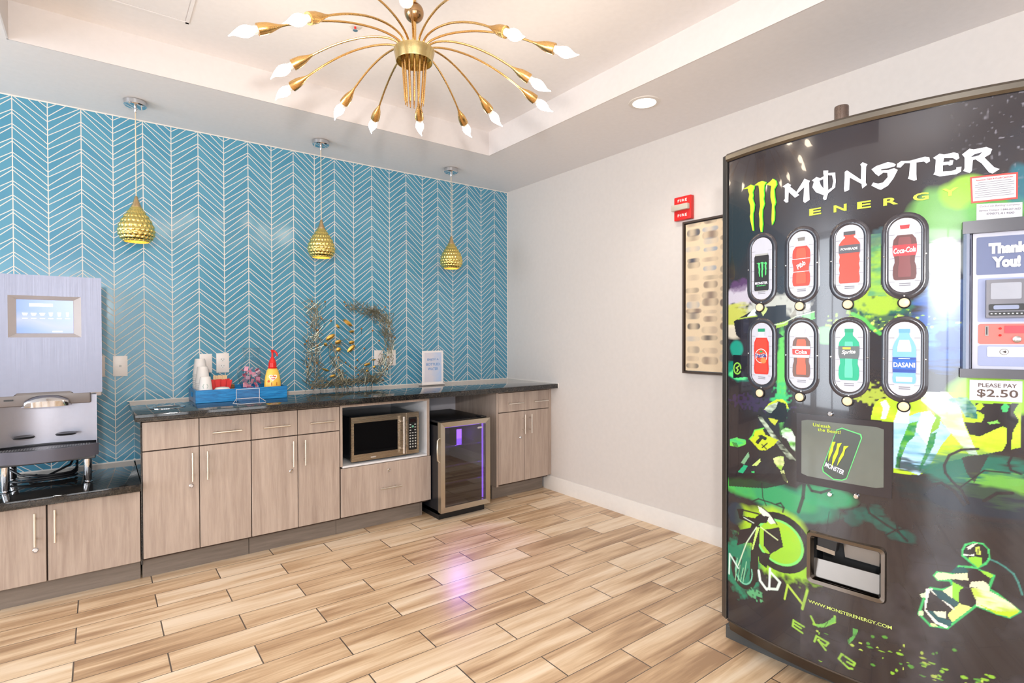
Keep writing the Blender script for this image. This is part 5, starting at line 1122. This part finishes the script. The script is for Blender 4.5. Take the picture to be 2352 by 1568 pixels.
def claw(cx, cz, sc, d, m1, m2, parent, name='claw_logo'):
    src = [[(70,1882),(89,1887),(103,1892),(120,1883),(118,1874),(112,1859),(115,1847),(112,1836),(120,1810),(117,1786),(114,1776),(114,1751),(117,1709),(113,1709),(103,1750),(100,1768),(103,1778),(102,1809),(94,1836),(98,1854),(92,1871),(92,1879)],
           [(120,1885),(137,1893),(152,1894),(169,1885),(161,1875),(159,1856),(161,1837),(158,1824),(162,1804),(154,1784),(153,1757),(155,1727),(152,1698),(147,1698),(142,1721),(142,1748),(139,1771),(144,1797),(142,1830),(140,1861),(137,1880)],
           [(168,1876),(183,1883),(195,1892),(208,1880),(210,1866),(200,1851),(202,1820),(206,1800),(200,1785),(202,1764),(201,1735),(192,1716),(190,1740),(191,1761),(192,1795),(186,1823),(186,1844),(189,1866)]]
    for p in src:
        q = [(cx+(a/1000-0.138)*sc, cz+(b/1000-1.785)*sc) for a, b in p]
        o2 = [(cx+(a/1000-0.138)*sc+0.0035*sc, cz+(b/1000-1.785)*sc-0.001*sc) for a, b in p]
        L = obj(name, ngon(ngon(MB(), o2, d-0.0006), q, d), m1, parent, angle=80); 
        L.data.materials.append(m2); L.data.polygons[0].material_index = 1
claw(0.138, 1.785, 1.0, 0.0030, CLG, CLE, vm)
# --- eight selection windows ---
CAPW, CAPH = 0.083, 0.238
WP = mat('label_plate', lin(190, 192, 204), 0.35); RIMB = mat('window_rim', lin(50, 47, 54), 0.18, Coat_Weight=0.6); PLN = mat('plate_lines', lin(110, 114, 128), 0.5); SMALL = mat('small_print', lin(120, 120, 130), 0.6)
def capsule(cx, cz, w, h, n=14):
    r = w/2; p = []
    for k in range(n+1): a = PI*k/n; p.append((cx+r*math.cos(a), cz+h/2-r+r*math.sin(a)))
    for k in range(n+1): a = PI+PI*k/n; p.append((cx+r*math.cos(a), cz-h/2+r+r*math.sin(a)))
    return p
def shape(prof, cx, z0, w, h):
    # half-width profile [(v, halfwidth)] in unit box -> outline
    return [(cx+hw*w/2, z0+v*h) for v, hw in prof] + [(cx-hw*w/2, z0+v*h) for v, hw in prof[::-1]]
BOT = [(0, .78), (.02, .92), (.10, 1), (.24, .97), (.32, .84), (.40, .86), (.50, .98), (.66, 1.0), (.74, .94), (.82, .62), (.87, .38), (.93, .36), (.93, .42), (1.0, .42)]
FANT = [(0, .80), (.02, .92), (.12, 1), (.24, .94), (.34, .92), (.55, 1), (.70, .96), (.80, .70), (.84, .42), (.92, .40), (.92, .46), (1, .46)]
WATER = [(0, .82), (.02, .94), (.10, 1), (.16, .94), (.30, .97), (.48, .97), (.52, 1), (.66, .98), (.76, .80), (.86, .48), (.90, .42), (.93, .42), (.93, .48), (1, .48)]
GAT = [(0, .9), (.03, 1), (.12, 1), (.20, .92), (.28, 1), (.36, .92), (.44, 1), (.52, .92), (.58, 1), (.76, 1), (.84, .7), (.88, .42), (.91, .42), (.91, .56), (1, .56)]
def cut(prof, v0, v1):
    def hw(v):
        for (a, p), (b, q) in zip(prof, prof[1:]):
            if a <= v <= b and b > a: return p+(q-p)*(v-a)/(b-a)
        return prof[-1][1]
    return [(v0, hw(v0))]+[(v, w) for v, w in prof if v0 < v < v1]+[(v1, hw(v1))]
def VMt(n, c=(0, 0, 0), r=0.35): return mat('drink_'+n, lin(*c), r)
drinks = {
 0: ('can', None), 1: ('cherry', BOT), 2: ('sport', GAT), 3: ('cola', BOT), 4: ('orange', FANT), 5: ('diet', BOT), 6: ('lemon', BOT), 7: ('water', WATER)}
cents = [(0.150, 1.557), (0.301, 1.557), (0.456, 1.556), (0.610, 1.556), (0.151, 1.228), (0.3025, 1.226), (0.456, 1.224), (0.6105, 1.222)]
for idx, (cx, cz) in enumerate(cents):
    oo = capsule(cx, cz-0.002, CAPW+0.040, CAPH+0.042); ii = capsule(cx, cz, CAPW+0.001, CAPH+0.001); n = len(oo)
    ex = capsule(cx, cz-0.001, CAPW+0.026, CAPH+0.028); mdl = capsule(cx, cz, CAPW+0.008, CAPH+0.008)
    vs = onS(oo, 0.0008)+onS(ex, 0.0040)+onS(mdl, 0.0036)+onS(ii, 0.0014); fs = []
    for r in range(3):
        for k in range(n): fs.append((r*n+k, r*n+(k+1) % n, (r+1)*n+(k+1) % n, (r+1)*n+k))
    w = obj('selection_window', MB().add(vs, fs), RIMB, vm, angle=60)
    decal(ii, 0.0014, WP, 'label_plate', w, (cx, cz))
    g = MB()
    for q in range(5):
        zz = cz-0.085+q*0.038
        for sx in (-1, 1): ngon(g, [(cx+sx*0.026, zz), (cx+sx*0.041, zz), (cx+sx*0.041, zz+0.0012), (cx+sx*0.026, zz+0.0012)], 0.0019)
    for q in range(2): ngon(g, [(cx-0.014, cz-0.092-q*0.006), (cx+0.016, cz-0.092-q*0.006), (cx+0.016, cz-0.0895-q*0.006), (cx-0.014, cz-0.0895-q*0.006)], 0.0019)
    obj('fine_print', g, SMALL, w)
    kind, pf = drinks[idx]; W_, H_, z0 = 0.062, 0.176, cz-0.079
    L = lambda prof, mt, d, nm='drink_picture', dx=0: obj(nm, ngon(MB(), shape(prof, cx+dx, z0, W_, H_), d), mt, w, angle=80)
    if kind == 'can':
        z0 = cz-0.088; W_, H_ = 0.060, 0.145
        CAN = [(0, .82), (.03, .92), (.05, 1), (.92, 1), (.96, .90), (1, .88)]
        L(CAN, VMt('can_black', (40, 36, 38)), .0024); L(cut(CAN, .955, 1.0), VMt('can_rim', (170, 172, 170)), .0030); L(cut(CAN, 0, .02), VMt('can_rim'), .0030)
        claw(cx, cz-0.008, 0.30, 0.0034, VMt('claw_green', (90, 220, 120)), VMt('claw_green'), w)
        stext('MONSTER', cx, z0+0.032, 0.052, 0.010, .0032, TW, 'lettering', w, 0.04); stext('ENERGY', cx, z0+0.022, 0.038, 0.004, .0032, VMt('claw_green'), 'lettering', w, 0.03)
        continue
    col = {'cherry': (206, 60, 40), 'sport': (236, 70, 52), 'cola': (92, 44, 44), 'orange': (232, 48, 34), 'diet': (112, 84, 76), 'lemon': (20, 168, 128), 'water': (120, 180, 240)}[kind]
    cap = {'cherry': (120, 116, 112), 'sport': (76, 76, 80), 'cola': (232, 40, 48), 'orange': (20, 140, 96), 'diet': (206, 200, 204), 'lemon': (20, 150, 110), 'water': (96, 160, 196)}[kind]
    base = L(pf, VMt('neck', (196, 200, 208)) if kind not in ('water', 'lemon', 'sport') else VMt(kind, col), .0024)
    top = .82 if kind != 'orange' else .80
    L(cut(pf, 0, top), VMt(kind, col), .0030); L(cut(pf, .93, 1.0), VMt(kind+'_cap', cap), .0030)
    if kind in ('cherry', 'diet', 'cola'): L([(a, b*.55) for a, b in cut(pf, .05, .78)], VMt(kind+'_glow', {'cherry': (236, 84, 56), 'diet': (206, 96, 70), 'cola': (120, 56, 60)}[kind]), .0036)
    if kind == 'water': L([(a, b*.6) for a, b in cut(pf, .58, .80)], VMt('water_light', (196, 216, 246)), .0036); L([(a, b*.7) for a, b in cut(pf, .03, .12)], VMt('water_light'), .0036)
    if kind == 'lemon': L([(a, b*.4) for a, b in cut(pf, .05, .75)], VMt('lemon_light', (90, 206, 166)), .0036)
    if kind == 'orange': L([(a, b*.8) for a, b in cut(pf, .03, .78)], VMt('orange_light', (240, 64, 44)), .0036)
    lab = {'cherry': (.30, .56, (206, 62, 44)), 'cola': (.44, .64, (226, 40, 52)), 'diet': (.40, .64, (206, 206, 214)), 'lemon': (.42, .66, (92, 100, 102)), 'water': (.20, .48, (34, 70, 160)), 'sport': (.58, .74, (84, 84, 92)), 'orange': None}[kind]
    if lab:
        L([(a, b*1.02) for a, b in cut(pf, lab[0], lab[1])], VMt(kind+'_label', lab[2]), .0042)
        if kind in ('cherry',): L([(a, b*1.02) for a, b in cut(pf, .555, .567)], TW, .0048); L([(a, b*1.02) for a, b in cut(pf, .29, .302)], TW, .0048)
        if kind == 'diet': L([(a, b*1.02) for a, b in cut(pf, .46, .58)], VMt('diet_red', (222, 62, 56)), .0046)
        if kind == 'water': L([(a, b) for a, b in cut(pf, .26, .44)], VMt('water_label_mid', (28, 96, 190)), .0046); L([(a, b*.5) for a, b in cut(pf, .452, .462)], TW, .0050)
        if kind == 'lemon': L([(a, b*.4) for a, b in cut(pf, .60, .64)], VMt('lemon_yellow', (236, 190, 60)), .0046, dx=-.006)
    zl = z0+H_*((lab[0]+lab[1])/2 if lab else .40)
    T_ = {'cherry': ('Pibb', .034, .017, .55), 'sport': ('POWERADE', .050, .008, 0), 'cola': ('Coca-Cola', .058, .018, .06), 'diet': ('Coke', .042, .015, 0), 'lemon': ('Sprite', .042, .017, .08), 'water': ('DASANI', .056, .016, 0)}
    if kind in T_: t_, w_, h_, r_ = T_[kind]; stext(t_, cx, zl, w_, h_, .0056, mat('print_white', lin(246, 242, 244), 0.4), 'lettering', w, 0.03, r_, 0.25 if kind in ('cola', 'lemon', 'cherry') else 0)
    if kind == 'orange':
        cc = (cx, zl); decal([(cc[0]+.025*math.cos(k*PI/12), cc[1]+.028*math.sin(k*PI/12)) for k in range(24)], .0042, mat('print_white'), 'emblem_ring', w, cc); decal([(cc[0]+.0225*math.cos(k*PI/12), cc[1]+.0255*math.sin(k*PI/12)) for k in range(24)], .0048, VMt('orange_disc', (226, 70, 40)), 'emblem', w, cc)
        decal([(cx+.010+.012*math.cos(k*PI/8), zl-.018+.011*math.sin(k*PI/8)) for k in range(16)], .0054, VMt('fruit', (250, 130, 70)), 'emblem_fruit', w); decal([(cx-.008, zl+.016), (cx, zl+.022), (cx+.009, zl+.017), (cx, zl+.012)], .0054, VMt('leaf', (30, 150, 80)), 'emblem_leaf', w)
        stext('Fanta', cx, zl+.002, .046, .018, .0058, mat('print_white'), 'lettering_outline', w, 0.09, 0.12); stext('Fanta', cx, zl+.002, .044, .016, .0064, VMt('fanta_navy', (44, 40, 120)), 'lettering', w, 0.035, 0.12)
BTNC = mat('button_cream', lin(222, 204, 168), 0.35)
def knob(cx, cz, parent, name, prof, m, n=24):
    c = SP(cx, cz, 0); o = Vector(c); e = Vector(SP(cx, cz, 0.01)); ax = (e-o).normalized(); u = Vector((0, 0, 1)); v = ax.cross(u).normalized(); vs = []; fs = []
    for r, d in prof:
        for k in range(n): a = 2*PI*k/n; vs.append(tuple(o+ax*d+u*(r*math.sin(a))+v*(r*math.cos(a))))
    for i in range(len(prof)-1):
        for k in range(n): fs.append((i*n+k, i*n+(k+1) % n, (i+1)*n+(k+1) % n, (i+1)*n+k))
    fs.append(tuple((len(prof)-1)*n+k for k in range(n)))
    return obj(name, MB().add(vs, fs), m, parent)
for (a, b) in ((0.145, 1.407), (0.297, 1.405), (0.453, 1.404), (0.610, 1.403), (0.146, 1.075), (0.298, 1.074), (0.453, 1.073), (0.610, 1.069)):
    r = knob(a, b, vm, 'selection_button', [(0.0185, 0.001), (0.0185, 0.005), (0.0165, 0.006), (0.0150, 0.004)], BLACK)
    knob(a, b, r, 'button_cap', [(0.0148, 0.002), (0.0148, 0.008), (0.0125, 0.0105), (0.006, 0.0115)], BTNC)
SCR = mat('screw_steel', lin(190, 190, 190), 0.25, 1.0)
for (cx, cz) in cents:
    for dx, dz in ((-0.055, 0.0), (0.055, 0.0), (0, -0.131)): knob(cx+dx, cz+dz, vm, 'screw', [(0.0032, 0.001), (0.0032, 0.0045), (0.0018, 0.0058)], SCR, 10)
# --- display window below the buttons ---
dp = strip(0.288, 0.580, 0.764, 1.014, 0.001, 0.0052, mat('display_bezel', lin(52, 47, 50), 0.2), 'display_panel', 12)
def rr(s0, s1, z0, z1, r=0.012): return rrect((s0+s1)/2, (z0+z1)/2, s1-s0, z1-z0, r)
vs = []; fs = []; n = 12
for i in range(n+1): s = 0.306+(0.558-0.306)*i/n; k = 0.006 if i in (0, n) else 0.0; vs += [SP(s, 0.792+k, 0.0068), SP(s, 0.995-k, 0.0068)]
for i in range(n): fs.append((2*i, 2*i+2, 2*i+3, 2*i+1))
scw = obj('display_screen', MB().add(vs, fs), mat('display_smoke', lin(104, 110, 104), 0.12, Coat_Weight=0.6), dp)
NG = mat('neon_green', lin(96, 206, 116), 0.4)
can_o = mm([(421,972),(438,981),(495,966),(498,954),(453,806),(439,798),(412,796),(378,817),(376,831),(418,962)]); can_i = [(sum(p[0] for p in can_o)/10+(a-sum(p[0] for p in can_o)/10)*.94, sum(p[1] for p in can_o)/10+(b-sum(p[1] for p in can_o)/10)*.96) for a, b in can_o]
v1, v2 = onS(can_o, 0.0082), onS(can_i, 0.0082); n = len(v1); obj('neon_can_outline', MB().add(v1+v2, [(k, (k+1) % n, n+(k+1) % n, n+k) for k in range(n)]), NG, scw); obj('can_picture', ngon(MB(), can_i, 0.0080), VMt('can_smoke', (74, 80, 76)), scw)
for src in ([(0, 60), (14, 64), (10, 40), (12, 20), (4, -40), (-2, 0), (0, 40)], [(22, 58), (40, 66), (34, 40), (36, 10), (24, -62), (18, -10), (24, 30)], [(50, 54), (70, 60), (60, 40), (60, 10), (44, -50), (44, -10), (52, 30)]):
    obj('claw_logo', ngon(MB(), [(0.425+(a*.72+b*.16-26)*0.001, 0.885+(b*.72-a*.10)*0.001) for a, b in src], 0.0090), CLG, scw)
stext('MONSTER', 0.416, 0.836, 0.062, 0.017, 0.0090, TW, 'lettering', scw, 0.03, -0.32)
stext('Unleash', 0.374, 0.980, 0.056, 0.012, 0.0090, TG, 'lettering', scw, 0.01, -0.02); stext('the Beast!', 0.398, 0.965, 0.072, 0.012, 0.0090, TG, 'lettering', scw, 0.01, -0.02)
stext('WWW.MONSTERENERGY.COM', 0.456, 0.340, 0.252, 0.0115, 0.0018, mat('url_lime', lin(190, 206, 110), 0.5), 'lettering', vm, 0.02)
for a, b in ((0.400, 0.742), (0.480, 0.752), (0.40, 1.024)): knob(a, b, vm, 'lock', [(0.008, 0.001), (0.008, 0.009), (0.006, 0.011)], CHROME, 14)
# --- delivery port ---
PT = mat('port_frame', lin(120, 114, 108), 0.15, 1.0)
oo, ii = rr(0.323, 0.567, 0.408, 0.598, 0.018), rr(0.345, 0.546, 0.432, 0.576, 0.008); m1, m2 = rr(0.327, 0.563, 0.413, 0.593, 0.016), rr(0.338, 0.552, 0.426, 0.582, 0.010)
n = len(oo); vs = onS(oo, 0.0005)+onS(m1, 0.010)+onS(m2, 0.008)+onS(ii, -0.006); fs = []
for r in range(3):
    for k in range(n): fs.append((r*n+k, r*n+(k+1) % n, (r+1)*n+(k+1) % n, (r+1)*n+k))
pf_ = obj('port_frame', MB().add(vs, fs), PT, vm, angle=50)
mb = MB(); a, b = SP(0.340, 0.427, -0.006), SP(0.550, 0.427, -0.006); D = (-VN[0]*0.14, -VN[1]*0.14)
def pp(p, z, k): return (p[0]+D[0]*k, p[1]+D[1]*k, z)
mb.quad(pp(a, .427, 0), pp(a, .427, 1), pp(a, .58, 1), pp(a, .58, 0)); mb.quad(pp(b, .427, 0), pp(b, .427, 1), pp(b, .58, 1), pp(b, .58, 0)); mb.quad(pp(a, .427, 0), pp(b, .427, 0), pp(b, .427, 1), pp(a, .427, 1)); mb.quad(pp(a, .58, 0), pp(b, .58, 0), pp(b, .58, 1), pp(a, .58, 1)); mb.quad(pp(a, .427, 1), pp(b, .427, 1), pp(b, .58, 1), pp(a, .58, 1))
obj('port_recess', mb, mat('recess_black', lin(20, 20, 24), 0.25), vm)
mb = MB(); mb.prism([pp(a, .430, .06), pp(b, .430, .06), pp(b, .492, .16), pp(a, .492, .16)], (D[0]*.03, D[1]*.03, 0)); obj('port_flap', mb, mat('flap_metal', lin(128, 122, 116), 0.3, 0.6), vm)
q0 = Vector(pp(a, .5, .45)); q1 = Vector(pp(b, .5, .45)); e = q1-q0
mb = MB(); mb.prism([tuple(q0+e*.42)[:2]+(.508,), tuple(q1)[:2]+(.505,), tuple(q1)[:2]+(.578,), tuple(q0+e*.38)[:2]+(.578,)], (D[0]*.05, D[1]*.05, 0)); obj('chute_plate', mb, mat('chute_metal', lin(136, 132, 128), 0.3, 0.7), vm)
q0 = Vector(pp(a, .5, .10)); mb = MB(); mb.prism([tuple(q0+e*.06)[:2]+(.538,), tuple(q0+e*.34)[:2]+(.532,), tuple(q0+e*.36)[:2]+(.576,), tuple(q0+e*.06)[:2]+(.578,)], (D[0]*.25, D[1]*.25, 0)); bk_ = obj('chute_block', mb, BLACK, vm)
mb = MB(); mb.prism([tuple(q0+e*.05)[:2]+(.528,), tuple(q0+e*.33)[:2]+(.522,), tuple(q0+e*.33)[:2]+(.537,), tuple(q0+e*.05)[:2]+(.543,)], (D[0]*-.02, D[1]*-.02, 0)); obj('block_label', mb, mat('label_metal', lin(150, 138, 124), 0.4, 0.3), bk_)
# --- payment panel ---
PB = mat('pay_panel_grey', lin(186, 188, 204), 0.3, Coat_Weight=0.3); PBB = mat('pay_blue', lin(104, 114, 150), 0.25); PBL = mat('pay_blue_light', lin(150, 160, 196), 0.3)
pnl = strip(0.775, 0.934, 1.196, 1.604, 0.002, 0.006, PB, 'payment_panel', 8)
vs = []; fs = []; ROLL_ = m_brushed('roll_frame', lin(128, 130, 142), 0.22, 'z'); sec = [(0.748, 0.001), (0.7485, 0.012), (0.752, 0.020), (0.759, 0.024), (0.766, 0.022), (0.771, 0.014), (0.775, 0.002)]
for z in (1.197, 1.62):
    for s, d in sec: vs.append(SP(s, z, d))
for k in range(6): fs.append((k, k+1, 7+k+1, 7+k))
obj('frame_left', MB().add(vs, fs), ROLL_, pnl)
strip(0.746, 0.945, 1.170, 1.197, 0.001, 0.022, mat('pay_frame_dark', lin(84, 84, 90), 0.35, 0.3), 'payment_frame', 8); strip(0.750, 0.945, 1.604, 1.641, 0.001, 0.024, mat('pay_frame_dark'), 'payment_frame', 8); strip(0.934, 0.948, 1.197, 1.604, 0.001, 0.022, mat('pay_frame_dark'), 'payment_frame', 2)
def plate_(s0, s1, z0, z1, d, m, name, parent, r=0.004): return obj(name, ngon(MB(), rr(s0, s1, z0, z1, r), d), m, parent, angle=80)
plate_(0.783, 0.928, 1.479, 1.592, .0078, PBB, 'greeting_sign', pnl); stext('Thank', 0.852, 1.556, 0.085, 0.032, .0092, mat('print_white'), 'lettering', pnl, 0.07); stext('You!', 0.848, 1.515, 0.062, 0.034, .0092, mat('print_white'), 'lettering', pnl, 0.07)
plate_(0.787, 0.928, 1.338, 1.468, .0078, PBL, 'reader_plate', pnl)
rd = strip(0.803, 0.889, 1.350, 1.462, 0.008, 0.026, mat('reader_grey', lin(112, 112, 122), 0.35), 'card_reader', 4)
plate_(0.812, 0.877, 1.404, 1.452, .0275, mat('reader_screen', lin(168, 172, 184), 0.12), 'reader_screen', rd); plate_(0.808, 0.884, 1.371, 1.390, .0275, BLACK, 'reader_slot', rd); plate_(0.818, 0.872, 1.374, 1.386, .0285, mat('slot_blue', lin(140, 150, 180), 0.3), 'slot_lip', rd); plate_(0.808, 0.884, 1.356, 1.367, .0275, BLACK, 'note_slot', rd)
for k in range(8): plate_(0.812+k*.009, 0.816+k*.009, 1.360, 1.363, .0285, mat('led_pale', lin(200, 204, 210), 0.3), 'indicator', rd, 0.0005)
plate_(0.788, 0.928, 1.272, 1.332, .0078, mat('pay_red', lin(226, 112, 104), 0.3), 'coin_panel', pnl, .006)
plate_(0.803, 0.811, 1.296, 1.326, .0088, CHROME, 'coin_slot', pnl, .001); plate_(0.8055, 0.8085, 1.300, 1.323, .0096, BLACK, 'coin_slit', pnl, .0005)
for b in (1.298, 1.318): knob(0.836, b, pnl, 'red_lamp', [(0.0032, 0.007), (0.0032, 0.011), (0.001, 0.0125)], RED, 12)
plate_(0.846, 0.920, 1.304, 1.326, .0088, mat('coin_display_red', lin(206, 62, 74), 0.15), 'coin_display', pnl, .001); knob(0.872, 1.286, pnl, 'coin_button', [(0.010, 0.007), (0.010, 0.012), (0.006, 0.014)], SCR, 20)
plate_(0.788, 0.928, 1.206, 1.268, .0078, PBL, 'return_plate', pnl, .006); plate_(0.808, 0.922, 1.234, 1.264, .0088, mat('return_white', lin(236, 234, 236), 0.35), 'return_button', pnl, .004)
decal([(0.845+.010*math.cos(k*PI/10), 1.249+.009*math.sin(k*PI/10)) for k in range(20)], .0096, INK, 'return_mark', pnl); decal([(0.845+.0088*math.cos(k*PI/10), 1.249+.0078*math.sin(k*PI/10)) for k in range(20)], .0102, mat('return_white'), 'return_mark_field', pnl); obj('return_arrow', ngon(MB(), [(0.840, 1.249), (0.848, 1.253), (0.850, 1.249), (0.848, 1.245)], .0108), INK, pnl)
# --- paper notices on the front ---
def quadp(p, d, m, name, parent, nn=6):
    vs = []; fs = []
    (a, b, c, e) = p   # TL TR BR BL
    for i in range(nn+1):
        t = i/nn; vs += [SP(e[0]+(c[0]-e[0])*t, e[1]+(c[1]-e[1])*t, d), SP(a[0]+(b[0]-a[0])*t, a[1]+(b[1]-a[1])*t, d)]
    for i in range(nn): fs.append((2*i, 2*i+2, 2*i+3, 2*i+1))
    return obj(name, MB().add(vs, fs), m, parent)
nt = quadp(((.768, 1.778), (.873, 1.776), (.873, 1.698), (.771, 1.698)), .0016, mat('notice_red', lin(226, 66, 58), 0.4), 'red_bordered_notice', vm)
quadp(((.772, 1.773), (.869, 1.771), (.869, 1.703), (.775, 1.703)), .0024, mat('notice_white', lin(206, 204, 212), 0.45), 'notice_paper', nt)
stext('Attention: Debit & Credit Card User', .822, 1.765, .082, .0048, .0032, mat('notice_red'), 'lettering', nt, 0.02)
for k in range(8): w_ = .086 if k % 3 else .074; g = MB(); ngon(g, [(.822-w_/2, 1.756-k*.0062), (.822+w_/2, 1.756-k*.0062), (.822+w_/2, 1.7574-k*.0062), (.822-w_/2, 1.7574-k*.0062)], .0032); obj('text_line', g, SMALL, nt)
n2 = quadp(((.783, 1.694), (.883, 1.687), (.883, 1.645), (.783, 1.645)), .0016, mat('notice_white'), 'company_notice', vm)
stext('Coca-Cola Bottling Company', .834, 1.683, .088, .0075, .0026, SMALL, 'lettering', n2, 0.0, -0.05, 0.3); stext('Service Contact: 1-844-267-3653', .834, 1.671, .090, .0058, .0026, SMALL, 'lettering', n2, 0.01, -0.05); stext('E987L41400', .836, 1.660, .060, .0062, .0026, SMALL, 'lettering', n2, 0.01, -0.05)
n3 = quadp(((.770, 1.163), (.886, 1.163), (.886, 1.101), (.770, 1.101)), .0022, mat('notice_white'), 'price_notice', vm); BRN = mat('price_ink', lin(84, 66, 56), 0.5)
stext('PLEASE PAY', .832, 1.148, .084, .0115, .0032, BRN, 'lettering', n3, 0.005); stext('$2.50', .832, 1.123, .090, .026, .0032, BRN, 'lettering', n3, 0.012)
